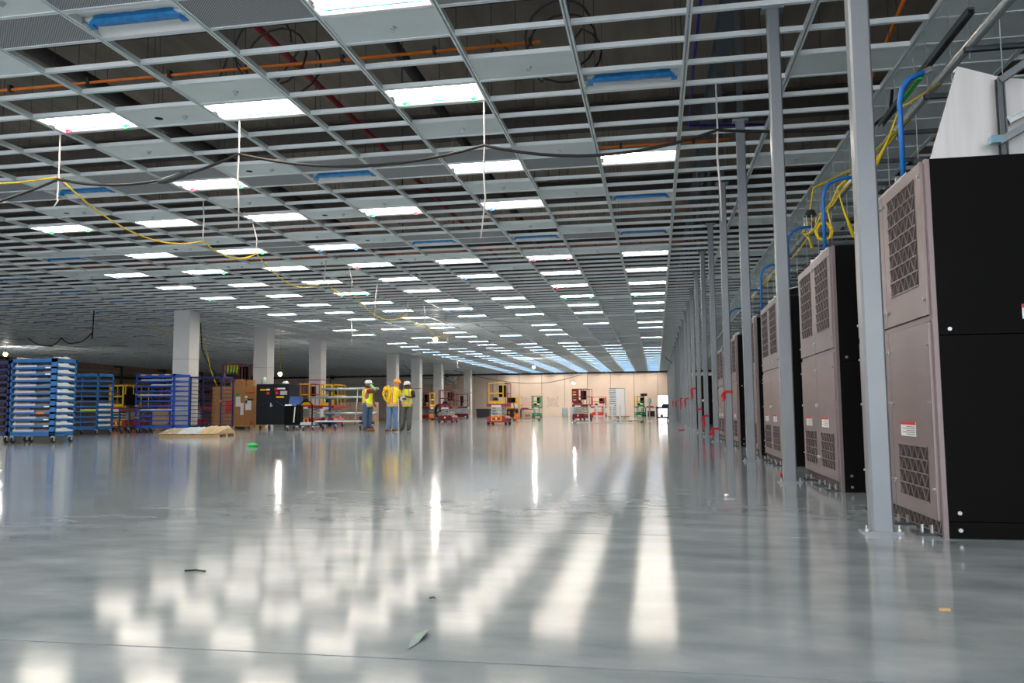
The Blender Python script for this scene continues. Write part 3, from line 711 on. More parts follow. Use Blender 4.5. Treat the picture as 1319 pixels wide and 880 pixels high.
p1 = person('person', (-9.96, 26.78, 0), 'worker in white hard hat and blue jeans with one arm raised to the head', dict(
    head=(.03, 0, 1.65), lean=.0, face=(.75, .6), toe=(.8, .35), skin=('b', (150, 104, 80)), arms={'r': ((.06, -.13, 1.40), (.32, -.10, 1.42), (.13, -.06, 1.63)), 'l': ((.1, .12, 1.4), (.12, .2, 1.15), (.16, .25, 1.0))},
    legs=[((-.05, -.06, .9), (-.06, -.06, .5), (-.05, -.04, .09)), ((.06, .07, .9), (.05, .08, .5), (.03, .1, .09))], pants=('jeans', (70, 92, 124)), boot=('tan', (140, 96, 58)), shirt=('maroon', (128, 40, 48)), vest=('lime', (214, 244, 20)), straps=(-.08,),
    cuffs={'r': ('green', (140, 214, 130))}, gloves={'r': 1}, hat=('white', (226, 230, 236))))
p2_ = person('person', (-8.84, 26.15, 0), 'worker in orange hard hat seen from behind with a coil of yellow rope', dict(
    head=(.14, .1, 1.64), lean=.04, face=(.35, .9), toe=(-.35, .25), skin=('c', (196, 150, 122)), arms={'l': ((-.15, .03, 1.42), (-.30, 0, 1.50), (-.2, -.12, 1.36)), 'r': ((.2, .05, 1.4), (.25, .16, 1.2), (.15, .26, 1.25))},
    legs=[((-.08, 0, .9), (-.1, .0, .5), (-.11, 0, .09)), ((.09, .02, .9), (.11, .02, .5), (.12, .02, .09))], pants=('light_jeans', (98, 128, 168)), boot=('brown', (128, 92, 56)), shirt=('yellow', (228, 190, 20)), vest=('yellow', (240, 226, 16)), straps=(.02,),
    hat=('orange', (244, 150, 20))))
pts = []
for k in range(120):
    a = k*.4; pts.append((-.1+.15*math.cos(a)*(.85+.35*math.sin(k*.37)), -.17+.035*math.sin(k*.9), 1.28+.24*math.sin(a)*(.9+.3*math.cos(k*.53))))
rp = MB().taper([(-8.84+x, 26.15+y, z) for x, y, z in pts], .014, 6).build('rope_coil', mat('rope_yellow', (250, 200, 10), .6), smooth=True)
tag(rp, 'thick coil of yellow rope slung over the back of a worker', 'rope')
p3 = person('person', (-8.78, 27.6, 0), 'worker in dark shirt and grey trousers reading a paper with folded arms', dict(
    head=(.02, -.04, 1.62), lean=.0, face=(-.25, -1), toe=(.1, -1), skin=('a', (96, 64, 50)), arms={'l': ((.2, 0, 1.38), (.27, -.06, 1.18), (.0, -.2, 1.22)), 'r': ((-.2, 0, 1.38), (-.25, -.1, 1.15), (-.06, -.22, 1.14))},
    legs=[((-.1, 0, .9), (-.15, -.02, .5), (-.18, 0, .09)), ((.1, .02, .9), (.1, 0, .5), (.09, -.05, .09))], pants=('grey', (92, 98, 100)), boot=('dark', (46, 50, 54)), shirt=('black', (30, 34, 40)), vest=('lime', (214, 244, 20)), straps=(-.1, .1),
    hat=('pale', (214, 216, 222))))
pp = MB().obox((-8.87, 27.34, 1.2), (1, 0, 0), (0, 1, .5), (0, -.5, 1), .1, .002, .15).build('paper_sheet', M_paper)
tag(pp, 'white sheet of paper held by the worker in grey trousers', 'paper')

# ------------------------------------------------------------------ rolling racks
def caster(t, x, y, r=.07):
    c = MB().taper([(x-.02, y, r), (x+.02, y, r)], r, 12).build('caster', M_blackp, t)
    MB().box(x-.035, x-.024, y-.03, y+.03, r-.02, r*2+.03).box(x+.024, x+.035, y-.03, y+.03, r-.02, r*2+.03).box(x-.035, x+.035, y-.03, y+.03, r*2+.02, r*2+.04).build('fork', M_galv, c)
def rack(loc, Wd, Dp, H, n, m, label, wide=.05, mid=True, front=True):
    t = thing('rolling_rack', loc, label, 'rack', 'blue rolling racks')
    zb = .17
    for i, (x, y) in enumerate(((0, 0), (-Wd, 0), (0, Dp), (-Wd, Dp))):
        w = wide if i == 0 else .045
        B(x-w if x == 0 else x, x if x == 0 else x+w, y if y == 0 else y-.045, y+.045 if y == 0 else y, zb, H).build('upright', m, t)
        caster(t, x-.06 if x == 0 else x+.08, y+.06 if y == 0 else y-.06)
    fr_ = MB()
    for z in (zb, H-.06):
        fr_.box(-Wd, 0, 0, .04, z, z+.05).box(-Wd, 0, Dp-.04, Dp, z, z+.05).box(-Wd, -Wd+.04, 0, Dp, z, z+.05).box(-.04, 0, 0, Dp, z, z+.05)
    fr_.build('frame', m, t)
    if mid: B(-Wd*.5-.02, -Wd*.5+.02, Dp-.04, Dp, zb, H).build('rear_strut', m, t)
    zs = []
    for k in range(n):
        z = zb+.06+(H-zb-.16)*k/(n-1 if n > 1 else 1); s = MB(); zs.append(z)
        if front: s.box(-Wd, 0, 0, .03, z, z+.045).box(-Wd, 0, Dp-.03, Dp, z, z+.045)
        hh = .045 if front else .025
        s.box(-Wd, -Wd+.03, 0, Dp, z, z+hh).box(-.03, 0, 0, Dp, z, z+hh)
        if not front: s.box(-Wd, -Wd+.5, Dp-.03, Dp, z, z+.025)
        s.build('shelf_rail', m, t)
    return t, zs
r1, z1s = rack((-14.39, 17.25, 0), 1.267, .71, 2.07, 12, M_blue, 'light blue rolling rack loaded with wrapped trays on every shelf', .14)
M_lp = mat('pale_wrap', (204, 202, 206), .5, 0, .06, 8); M_gp = mat('grey_part', (120, 128, 136), .5, .2, .15, 8)
for k, z in enumerate(z1s):
    zz = z+.046
    a = MB().box(-1.2, -.62 + .03*(k % 3), .06, .55, zz, zz+.05).box(-1.16, -1.13, .06, .5, zz+.05, zz+.09)
    a = a.build('wrapped_tray', M_lp, None, False, (-14.39, 17.25, 0)); tag(a, 'flat white wrapped tray on the front half of a light blue rack shelf', 'tray', 'white trays in the light blue rack')
    b = MB(); b.loft([[(-.56, y, zz) for y in ()] or [(-.56, .06, zz), (-.16, .06, zz), (-.16, .06, zz+.03+.02*(k % 2)), (-.36, .06, zz+.05), (-.56, .06, zz+.03)], [(-.56, .5, zz), (-.16, .5, zz), (-.16, .5, zz+.03), (-.36, .5, zz+.05), (-.56, .5, zz+.03)]])
    b = b.build('grey_fitting', M_gp, None, False, (-14.39, 17.25, 0)); tag(b, 'grey metal fitting lying on a light blue rack shelf', 'fitting', 'grey fittings in the light blue rack')
    c = MB().extr([(.08, zz), (.64, zz), (.66, zz+.03), (.5, zz+.045), (.4, zz+.085), (.26, zz+.09), (.2, zz+.06), (.1, zz+.09), (.06, zz+.07)], -.12, -.005, 'y')
    c = MB(); pr = [(.08, zz), (.64, zz), (.66, zz+.03), (.5, zz+.05), (.4, zz+.09), (.26, zz+.092), (.2, zz+.07), (.1, zz+.085), (.06, zz+.07)]
    c.add([(-.14, u, w) for u, w in pr] + [(-.005, u, w) for u, w in pr], [tuple(range(9)), tuple(reversed(range(9, 18)))] + [(i, (i+1) % 9, 9+(i+1) % 9, 9+i) for i in range(9)])
    c = c.build('end_bracket', M_sheet, None, False, (-14.39, 17.25, 0)); tag(c, 'pale notched bracket at the end of a light blue rack shelf', 'bracket', 'notched brackets in the light blue rack')
for k, mm in ((1, M_paper), (2, M_paper), (4, M_paper), (9, M_paper), (10, M_paper)):
    B(-.3, -.16, -.003, 0, z1s[k]+.008, z1s[k]+.036).build('shelf_tag', mm, r1)
B(-.5, -.28, -.004, 0, z1s[3]+.0, z1s[3]+.045).build('orange_tag', M_orange, r1)
rack((-15.83, 17.4, 0), 1.27, .75, 2.05, 12, M_navy, 'dark navy rolling rack standing left of the light blue one', .05)
r2, z2s = rack((-18.55, 24.2, 0), 1.25, .8, 2.07, 11, M_blue, 'light blue rolling rack with a few trays on its lower shelves')
for k in (0, 1, 2, 3, 4):
    a = B(-.1+.02, -.035, .08, .72, z2s[k]+.046, z2s[k]+.12).build('wrapped_tray', M_sheet, None, False, (-18.55, 24.2, 0)); tag(a, 'wrapped tray at the end of the half empty light blue rack', 'tray', 'trays in the half empty rack')
a = MB().box(-.7, -.1, .05, .6, z2s[3]+.046, z2s[3]+.1).build('hi_vis_vest', mat('vest_lime', (214, 244, 20)), None, False, (-18.55, 24.2, 0)); tag(a, 'folded lime vest lying on the half empty light blue rack', 'vest')
r3, z3s = rack((-16.72, 25.76, 0), 1.54, .95, 2.09, 11, M_royal, 'royal blue rolling rack with a few pale sheets, before a column', .09)
for k, w in ((3, 1.3), (6, 1.35), (8, .9), (9, 1.3)):
    a = MB().loft([[(-.12-w, .05, z3s[k]+.046), (-.1, .05, z3s[k]+.046), (-.1, .9, z3s[k]+.046), (-.12-w, .9, z3s[k]+.046)], [(-.12-w+.1, .05, z3s[k]+.09), (-.1, .05, z3s[k]+.07), (-.1, .9, z3s[k]+.07), (-.12-w+.1, .9, z3s[k]+.1)]])
    a = a.build('pale_sheet', M_sheet, None, False, (-16.72, 25.76, 0)); tag(a, 'stack of pale sheets on a royal blue rack shelf', 'sheets', 'pale sheets in the royal blue rack')
for x, w in ((-1.35, .2), (-.9, .25), (-.4, .2)): B(x, x+w, -.004, 0, 2.04, 2.075).build('yellow_tape', M_yel, r3)
for z in (.55, .95, 1.35): B(-1.54, -1.42, -.004, 0, z, z+.03).build('yellow_tape', M_yel, r3)
r4, z4s = rack((-16.0, 27.61, 0), 1.3, .89, 2.07, 13, M_navy, 'empty navy rolling rack with ladder-like ends and an open middle', .05, False, False)
B(-.06, .002, -.005, 0, 1.1, 1.16).build('pink_tape', mat('pink_tape', (240, 120, 150)), r4)

# pallet with sheets on the floor
pl = thing('wood_pallet', (-14.5, 21.6, 0), 'low wooden pallet on the floor under crumpled sheets', 'pallet')
for k in range(3): B(0, 1.9, k*.45, k*.45+.1, 0, .06).build('runner_board', M_wood, pl)
for k in range(7): B(k*.28, k*.28+.2, 0, 1.0, .06, .085).build('deck_board', M_wood, pl)
for k, (x0, x1, rgb, lab) in enumerate(((.0, .6, (150, 142, 128), 'tan sheet sagging over the left of the low pallet'), (.62, 1.3, (168, 184, 192), 'pale blue-grey plastic sheet piled on the low pallet'), (1.32, 1.9, (176, 158, 126), 'cardboard sheet on the right of the low pallet'))):
    m = MB(); rings = []
    for i in range(9):
        x = x0+(x1-x0)*i/8; h = .13+.03*k+.09*abs(math.sin(i*1.3+k))
        rings.append([(x, -.05, .09), (x, .3, h), (x, .7, h+.04), (x, 1.02, .09)])
    m.loft(rings); tag(m.build('crumpled_sheet', mat('sheet_%d' % k, rgb, .6, 0, .15, 6), None, False, (-14.5, 21.6, .0)), lab, 'sheet')

# crates, cabinet, trolley
cr = thing('cardboard_crate', (-18.5, 31.2, 0), 'tall brown cardboard crate beside the black cabinet', 'crate')
B(0, 1.98, 0, 1.0, .16, 1.8).build('carton', M_card, cr); B(.98, 1.0, -.004, 0, .16, 1.8).build('seam', mat('seam', (120, 84, 50)), cr)
for k in range(3): B(.05+k*.85, .2+k*.85, 0, 1.0, 0, .12).build('skid', M_wood, cr)
B(0, 1.98, 0, 1.0, .12, .16).build('skid_deck', M_wood, cr)
for x, z, w, h, mm in ((1.08, 1.42, .2, .08, M_green), (1.08, .95, .24, .42, M_paper), (1.3, .6, .16, .5, M_paper), (1.5, 1.5, .5, .05, M_redlab), (1.5, 1.3, .12, .1, M_paper), (1.52, .8, .3, .46, M_paper), (1.5, 1.08, .12, .12, M_paper), (1.6, 1.2, .32, .06, mat('dark_green_print', (40, 80, 50))), (.62, .7, .32, .5, M_redlab), (1.75, .17, .08, .18, M_redlab)):
    B(x, x+w*.9, -.008, -.003, z, z+h).build('printed_label', mm, cr)
for k, (x, y, w, h) in enumerate(((1.0, .1, .25, .3), (1.27, .1, .2, .24), (.7, .2, .28, .2), (1.5, .15, .22, .26))):
    bx_ = MB().box(0, w, 0, .3, 0, h).build('small_carton', M_card, None, False, (-18.5+x, 31.2+y, 1.8)); tag(bx_, 'small carton standing on top of the tall cardboard crate', 'box', 'cartons on the crate')
bc_ = thing('tool_cabinet', (-16.0, 30.25, 0), 'black two-door steel tool cabinet on casters with coloured stickers', 'cabinet')
B(0, 1.41, .02, 1.05, .2, 1.84).build('casing', M_slate, bc_); B(.02, 1.39, .0, .02, .22, .26).build('sill', M_slate, bc_)
for k in range(2):
    d = B(.02+k*.69, .70+k*.69, 0, .02, .27, 1.82).build('door', M_slate, bc_)
    MB().bar((.12+k*.72 if k == 0 else .86, -.003, .95 if k == 0 else 1.15), (.55 if k == 0 else 1.25, -.003, 1.12 if k == 0 else .92), .006, .06, (0,1,0)).build('blue_stripe', M_royal, d)
MB().box(.64, .68, -.04, 0, .92, 1.08).box(.68, .74, -.03, -.015, .95, .98).build('handle', M_galv, bc_)
for x, z, w, h, mm in ((.18, 1.58, .28, .06, M_yel), (.46, 1.58, .14, .07, M_paper), (.46, 1.42, .12, .1, M_redlab), (.8, 1.58, .1, .1, M_redlab), (.92, 1.62, .34, .06, M_paper), (.84, 1.42, .12, .11, M_redlab), (1.05, 1.4, .3, .15, mat('sticker_grey', (180, 186, 196))), (.88, 1.28, .34, .06, M_yel), (1.18, 1.54, .1, .05, M_redlab)):
    B(x, x+w, -.006, -.001, z, z+h).build('sticker', mm, bc_)
for x in (.15, 1.25):
    for y in (.12, .9): caster(bc_, x, y, .09)
tag(MB().ell([(0,0,0,.12,.12),(0,0,.22,.11,.11),(0,0,.3,.06,.06)]).build('water_jug', mat('jug', (200, 214, 204), .3), None, True, (-15.85, 30.6, 1.84)), 'pale rounded jug standing on the black tool cabinet', 'jug')
tag(MB().ell([(0,0,0,.14,.16),(0,0,.06,.13,.15),(0,0,.12,.07,.08)]).build('hard_hat', M_white, None, True, (-14.9, 30.6, 1.84)), 'white hard hat lying on the black tool cabinet', 'hat')
tr = thing('service_trolley', (-14.2, 29.1, 0), 'dark service trolley with a curved push handle before the black cabinet', 'trolley')
B(0, .55, 0, .5, .2, .95).build('tool_chest', M_black, tr); B(0, 1.25, 0, .5, .16, .2).build('deck', M_dsteel, tr)
B(.02, .3, .0, .4, .95, .99).build('chest_top', M_galv, tr)
MB().taper([(.6, .06, .2), (.62, .06, .95), (.75, .06, 1.1), (1.0, .06, 1.1), (1.12, .06, .98), (1.12, .06, .2)], .025, 8).build('push_handle', M_black, tr, True)
B(.6, 1.2, .1, .45, .2, .3).build('tray', M_sheet, tr); MB().bar((.4, -.01, .3), (.45, -.01, .9), .05, .03).build('strap', M_paper, tr)
for x in (.1, .5, .75, 1.15): caster(tr, x, .1, .06)
tag(MB().loft([[(0,0,0),(.4,0,0),(.4,.3,0),(0,.3,0)], [(.05,.02,.32),(.46,.02,.3),(.46,.3,.3),(.05,.3,.32)]]).build('blue_bin', mat('bin_blue', (52, 88, 160)), None, False, (-14.05, 29.15, .99)), 'blue plastic bin standing on the dark service trolley', 'bin')

# cart of conduit tubes
tc = thing('conduit_cart', (-12.95, 29.75, 0), 'navy cart with two uprights for carrying lengths of conduit', 'cart')
for k, x in enumerate((.2, 1.75)):
    B(x-.04, x+.04, .3, .38, .2, 1.62).build('upright', M_navy, tc); B(x-.3, x+.3, .3, .38, .2, .3).build('foot_beam', M_navy, tc)
    B(x-.3, x-.24, .28, .4, .2, .5).build('stub', M_navy, tc); B(x-.03, x+.03, -.46, .3, .26, .3).build('low_arm', M_navy, tc)
    for z in (.55, 1.18, 1.5): B(x-.03, x+.03, -.05, .7, z, z+.04).build('arm', M_navy, tc)
    caster(tc, x-.27, .34, .08); caster(tc, x+.24, .34, .08)
for z, x0, x1, n in ((1.54, 0, 2.1, 4), (1.22, -.5, 2.0, 3), (.59, .1, 2.2, 2)):
    for k in range(n):
        o = MB().cyl((x0-.03*k, .0+.12*k, z+.045), (x1+.04*k, .0+.12*k, z+.045), .045, 10).build('conduit_length', M_lav, None, True, (-12.95, 29.75, 0)); tag(o, 'grey conduit tube lying on the arms of the navy cart', 'tube', 'conduit tubes on the navy cart')
tag(MB().obox((-12.1, 29.52, .333), (1,0,0), (0,1,0), (0,0,1), .95, .22, .03).build('channel_bundle', M_lav), 'bundle of grey channel lying on the navy cart feet', 'channel')
tag(MB().cyl((1.42, -.1, .17), (1.5, .0, 1.62), .025, 8).build('leaning_tube', M_lav, None, True, (-12.95, 29.75, 0)), 'single pale tube leaning upright against the navy cart', 'tube')

# ------------------------------------------------------------------ scissor lifts
def lift(loc, w, l, h, body, rail, gate, label, rz=0, panel=None):
    t = thing('scissor_lift', loc, label, 'lift', 'scissor lifts', rz)
    hw = w/2; zp = h*.44
    m = MB(); ch = [(-hw*.95, .1), (hw*.95, .1), (hw*.98, .3), (hw*.8, .42), (-hw*.8, .42), (-hw*.98, .3)]
    m.extr(ch, .05, l-.05, 'y'); m.build('chassis', body, t)
    B(-hw*.55, hw*.55, .0, .05, .18, .4).build('ladder_plate', gate, t); B(-hw*.42, hw*.42, -.01, .0, .22, .36).build('nameplate', body, t)
    B(-.04, .04, -.02, -.01, .24, .34).build('white_mark', M_paper, t)
    for s in (-1, 1):
        for y in (.2, l-.2):
            c = MB().taper([(s*hw*.8, y, .13), (s*hw, y, .13)], .13, 14).build('wheel', M_blackp, t); MB().taper([(s*hw, y, .13), (s*(hw+.01), y, .13)], .07, 10).build('hub', M_galv, c)
    for k in range(3):
        z0 = .44+k*(zp-.47)/3; z1_ = z0+(zp-.47)/3
        for s in (-1, 1):
            MB().bar((s*hw*.55, .12, z0), (s*hw*.55, l-.15, z1_), .04, .05).bar((s*hw*.5, .12, z1_), (s*hw*.5, l-.15, z0), .04, .05).build('scissor_arm', M_lav, t)
        B(-hw*.55, hw*.55, .09, .14, z0, z0+.04).build('cross_bar', M_lav, t)
    B(-hw*.98, hw*.98, 0, l, zp-.03, zp+.12).build('platform', body, t)
    B(-hw*.5, hw*.5, -.012, 0, zp-.06, zp+.05).build('platform_sign', M_paper, t)
    for s in (-1, 1):
        for y in (.02, l/3, 2*l/3, l-.02): MB().taper([(s*hw*.95, y, zp+.1), (s*hw*.95, y, h)], .018, 6).build('rail_post', rail, t)
        for z in (zp+(h-zp)*.55, h): MB().taper([(s*hw*.95, .0, z), (s*hw*.95, l, z)], .018, 6).build('rail', rail, t)
    for z in (zp+(h-zp)*.55, h): MB().taper([(-hw*.95, l-.02, z), (hw*.95, l-.02, z)], .018, 6).build('rail', rail, t)
    g = MB(); a = hw*.72
    for x in (-a, a): g.bar((x, -.01, zp+.15), (x, -.01, h), .05, .05)
    for z in (zp+.2, zp+(h-zp)*.55, h-.02): g.bar((-a, -.01, z), (a, -.01, z), .05, .06 if z > zp+.3 else .13)
    g.build('gate', gate, t)
    if panel:
        B(-hw*.9, -hw*.9+w*.55, -.03, -.02, zp+.25, h).build('notice_panel', panel, t)
        for k in range(4): B(-hw*.8, -hw*.8+.25, -.035, -.03, zp+.4+k*.18, zp+.46+k*.18).build('notice', [M_paper, M_green, M_paper, M_yel][k], t)
    B(hw*.1, hw*.8, l*.3, l*.3+.25, zp+.45, h-.12).build('control_box', M_black, t)
    MB().ball((-hw*.3, l*.35, zp+.3), .16, 8, 6, (1, .8, 1)).build('tool_bag', M_blackp, t)
    return t
lift((-7.8, 38.95, 0), .98, 1.5, 2.06, M_red, M_dred, M_yel, 'red scissor lift with a yellow gate parked alone on open floor')
lift((-5.3, 54.9, 0), .88, 1.8, 2.12, M_dred, M_dred, M_dred, 'maroon scissor lift with notices on its gate near the aluminium stack', -.25, M_dred)
lift((-5.75, 80.5, 0), 1.5, 1.8, 1.95, mat('bright_red', (226, 40, 24)), mat('orange_rail', (236, 110, 30)), mat('bright_red', (226, 40, 24)), 'bright red and orange lift against the far tan wall', 0)
lift((-11.0, 73.7, 0), .86, 1.3, 2.0, M_green, M_green, M_green, 'green scissor lift before the far tan wall')
lift((-1.5, 79.5, 0), .9, 1.4, 1.95, M_green, M_yel, M_green, 'green lift with yellow rails beside the blue work table', .2)
lift((-17.3, 73.2, 0), .85, 1.85, 2.2, M_dred, M_dred, M_dred, 'maroon scissor lift parked side-on before a far column', math.pi/2)
lift((-17.25, 60.6, 0), .9, 1.6, 2.1, M_red, M_dred, M_yel, 'red scissor lift parked side-on near the black drum fan', math.pi/2-.3)
lift((-16.45, 35.8, 0), .7, 1.4, 2.04, M_red, M_red, M_yel, 'red scissor lift with yellow gate just behind the black tool cabinet')
lift((-15.55, 36.3, 0), .75, 1.4, 2.0, M_red, M_yel, M_yel, 'red scissor lift with yellow rails standing beside another by a column')
lift((-21.6, 33.2, 0), 1.6, 1.8, 1.95, M_red, M_dred, M_dred, 'red scissor lift standing in the dim area behind the royal blue rack')
lift((-22.4, 30.4, 0), .8, 1.6, 1.9, M_red, M_yel, M_yel, 'red lift with yellow rails in the dim area beside the dark cart')
lift((-12.7, 47.5, 0), .9, 1.6, 1.95, M_dred, M_dred, M_dred, 'maroon scissor lift standing behind the workers')
lift((-20.6, 36.6, 0), 1.3, 1.7, 3.1, M_dred, M_dred, M_dred, 'raised maroon lift in the dim area behind the cardboard crate')

# ------------------------------------------------------------------ more things standing about
def part_thing(name, loc, label, cat, parts, rz=0, group=None):
    t = thing(name, loc, label, cat, group, rz)
    for nm, mb, mm in parts: mb.build(nm, mm, t)
    return t
ct = part_thing('tool_cart', (-19.3, 26.3, 0), 'dark grey tool cart between the two blue racks', 'cart',
    [('top_shelf', B(0,.9,0,.6,.85,.9), M_dsteel), ('lower_shelf', B(0,.9,0,.6,.2,.26), M_dsteel)] + [('leg', B(x,x+.05,y,y+.05,.12,.88), M_dsteel) for x in (0,.85) for y in (0,.55)])
for x in (.08, .82): caster(ct, x, .1, .06); caster(ct, x, .5, .06)
part_thing('monitor', (-19.25, 26.5, .9), 'black monitor standing on the dark grey tool cart', 'monitor', [('screen', B(0,.55,0,.05,.1,.5), M_black), ('stand', B(.2,.35,0,.14,0,.1), M_blackp)])
bx2 = thing('wrapped_pallet_load', (-18.5, 45.0, 0), 'shrink-wrapped pallet load of brown cartons behind the navy cart', 'load')
for i in range(3):
    for j in range(3): B(i*.72, i*.72+.7, 0, .9, .14+j*.37, .14+j*.37+.36).build('carton', mat('pinkish_carton', (178, 150, 134), .7), bx2)
B(0, 2.16, 0, .9, 0, .12).build('pallet', M_wood, bx2)
part_thing('card_panel', (-19.35, 61.6, 0), 'upright brown cardboard panel leaning by the red lift and a column', 'panel', [('board', MB().obox((.3,.1,.9),(1,0,0),(0,1,.06),(0,-.06,1),.29,.03,.88), M_card), ('edge_strip', MB().obox((.56,.06,.9),(1,0,0),(0,1,.06),(0,-.06,1),.03,.035,.88), M_wood)])
fn = thing('drum_fan', (-17.35, 63.4, 0), 'large black drum fan on a stand by a white column', 'fan')
MB().taper([(-.05,0,.68), (.1,.3,.68)], .6, 24, 1, False).build('drum', M_black, fn)
g = MB()
for k in range(4): g.taper([(-.05+.15*k*math.cos(a)*.0+ .15*(k+.8)*math.cos(a)*.95, 0, .68+.15*(k+.8)*math.sin(a)) for a in [q*math.pi/10 for q in range(21)]], .01, 4)
g.build('guard', M_dsteel, fn)
for k in range(4):
    a = k*math.pi/2+.4; MB().obox((.25*math.cos(a), .15, .68+.25*math.sin(a)), (math.cos(a),0,math.sin(a)), (math.sin(a)*.5,.8,-math.cos(a)*.5), (0,.3,1), .27, .09, .008).build('blade', M_blackp, fn)
MB().bar((-.55,.1,.0), (-.4,.1,.4), .05, .05).bar((.6,.1,0), (.42,.1,.4), .05, .05).bar((-.55,.1,.03), (.6,.1,.03), .05, .05).build('stand', M_dsteel, fn)
jk = thing('pallet_jack', (-9.4, 52.7, 0), 'orange pallet jack with its black handle upright and long forks', 'pallet jack')
MB().bar((.12,.2,.15), (.0,.2,1.18), .05, .05).build('handle', M_dsteel, jk); MB().loft([[(0,0,.1),(.4,0,.1),(.4,.4,.1),(0,.4,.1)], [(.1,.05,.5),(.25,.05,.5),(.25,.35,.5),(.1,.35,.5)]]).build('pump_housing', M_orange, jk)
for y in (0, .38): B(.35, 1.85, y, y+.14, .08, .13).build('fork', mat('fork_brown', (150, 100, 74)), jk)
for y in (.08, .3): MB().taper([(.05,y-.03,.1),(.05,y+.03,.1)], .1, 10).build('wheel', M_blackp, jk)
for y in (.07, .45): MB().taper([(1.7,y-.03,.05),(1.7,y+.03,.05)], .05, 8).build('roller', M_blackp, jk)
ws = thing('work_station', (-15.5, 83.2, 0), 'orange and black work station with a dark screen by the tan wall', 'station')
B(0,1.15,.3,.4,.05,2.05).build('back_board', M_yel, ws); B(.05,.85,.25,.3,1.5,2.0).build('screen', M_black, ws); B(0,1.15,-.2,.3,.85,.9).build('shelf', M_orange, ws); B(.0,1.15,-.2,.3,.0,.8).build('cupboard', M_blackp, ws)
B(.15,.35,-.22,-.2,.3,.6).build('door_panel', M_orange, ws); B(.75,.95,-.22,-.2,.3,.6).build('door_panel', M_orange, ws); B(.4,1.1,.27,.3,.95,1.4).build('pinned_sheets', M_paper, ws)
part_thing('work_bench', (-14.2, 83.8, 0), 'long grey bench with a red box against the tan wall', 'bench', [('top', B(0,1.5,0,.6,.75,.82), M_dsteel), ('leg', B(0,.06,0,.6,0,.75), M_dsteel), ('leg', B(1.44,1.5,0,.6,0,.75), M_dsteel), ('brace', MB().bar((.06,.1,.5),(.4,.1,.75),.05,.05), M_dsteel)])
part_thing('tool_box', (-14.1, 83.9, .82), 'red flat tool box lying on the grey bench', 'box', [('body', B(0,.75,0,.3,0,.09), M_red), ('lid', B(-.01,.76,-.01,.31,.09,.12), M_redlab)])
part_thing('wood_crate', (-13.7, 84.0, 0), 'small wooden crate under the grey bench', 'crate', [('box', B(0,.5,0,.35,0,.26), M_wood), ('slat', B(-.01,.51,-.015,0,.08,.14), M_card)])
for x, z, lab in ((-14.28, 1.14, 'faint white wall chart with red corner pins above the grey bench'), (-11.44, 1.03, 'faint white wall chart with red corner pins right of the green lift')):
    t = part_thing('wall_chart', (x, YB-.008, z), lab, 'chart', [('sheet', B(0,1.17,0,.006,0,1.0), mat('chart', (236, 214, 206), .7))])
    for px in (0, 1.1):
        for pz in (0, .93): B(px, px+.09, -.012, 0, pz, pz+.09).build('corner_pin', M_redlab, t)
    for q in range(5): B(.12, 1.05, -.003, 0, .18+q*.15, .2+q*.15).build('print_line', mat('chart_print', (216, 186, 180)), t)
part_thing('storage_bin', (-18.55, 82.2, 0), 'dark grey storage bin by the tan wall beside the far column', 'bin', [('tub', MB().loft([[(0,0,0),(1.3,0,0),(1.3,.8,0),(0,.8,0)],[(-.05,-.03,.8),(1.38,-.03,.8),(1.38,.83,.8),(-.05,.83,.8)]]), mat('bin_grey', (78, 74, 80))), ('rim', B(-.07,1.4,-.05,.85,.8,.86), M_dsteel)])
for x, y, lab in ((-8.4, 72, 'tall grey wrapped roll standing near the maroon lift'), (-6.45, 60.5, 'grey wrapped roll on a small skid behind the maroon lift')):
    t = thing('wrapped_roll', (x, y, 0), lab, 'roll'); MB().ell([(.25,.25,.06,.25,.25),(.25,.25,.12,.27,.27),(.27,.25,.6,.25,.26),(.25,.25,.85,.26,.26),(.25,.25,.92,.2,.2)]).build('roll', mat('grey_wrap', (168, 182, 188), .5), t, True); B(0,.5,0,.5,0,.06).build('skid', M_wood, t)
# aluminium frame stack
st = thing('frame_stack', (-3.62, 62.6, 0), 'tall stack of aluminium floor frames on a dark pallet', 'stack')
M_al = mat('aluminium_bright', (214, 220, 224), .35, .3)
for k in range(15):
    z = .16+k*.145; B(0,1.2,0,1.2,z,z+.1).build('frame_panel', M_al, st); B(.03,1.17,.03,1.17,z+.1,z+.145).build('spacer', M_dsteel, st)
B(.55,1.2,-.01,0,.2,2.3).build('wrap_sheet', M_paper, st)
for x in (0,.5,1.05): B(x,x+.15,-.1,1.4,.0,.1).build('pallet_runner', M_wood, st)
B(-.1,1.5,-.1,1.4,.1,.155).build('pallet_deck', mat('dark_wood', (86, 74, 58)), st)
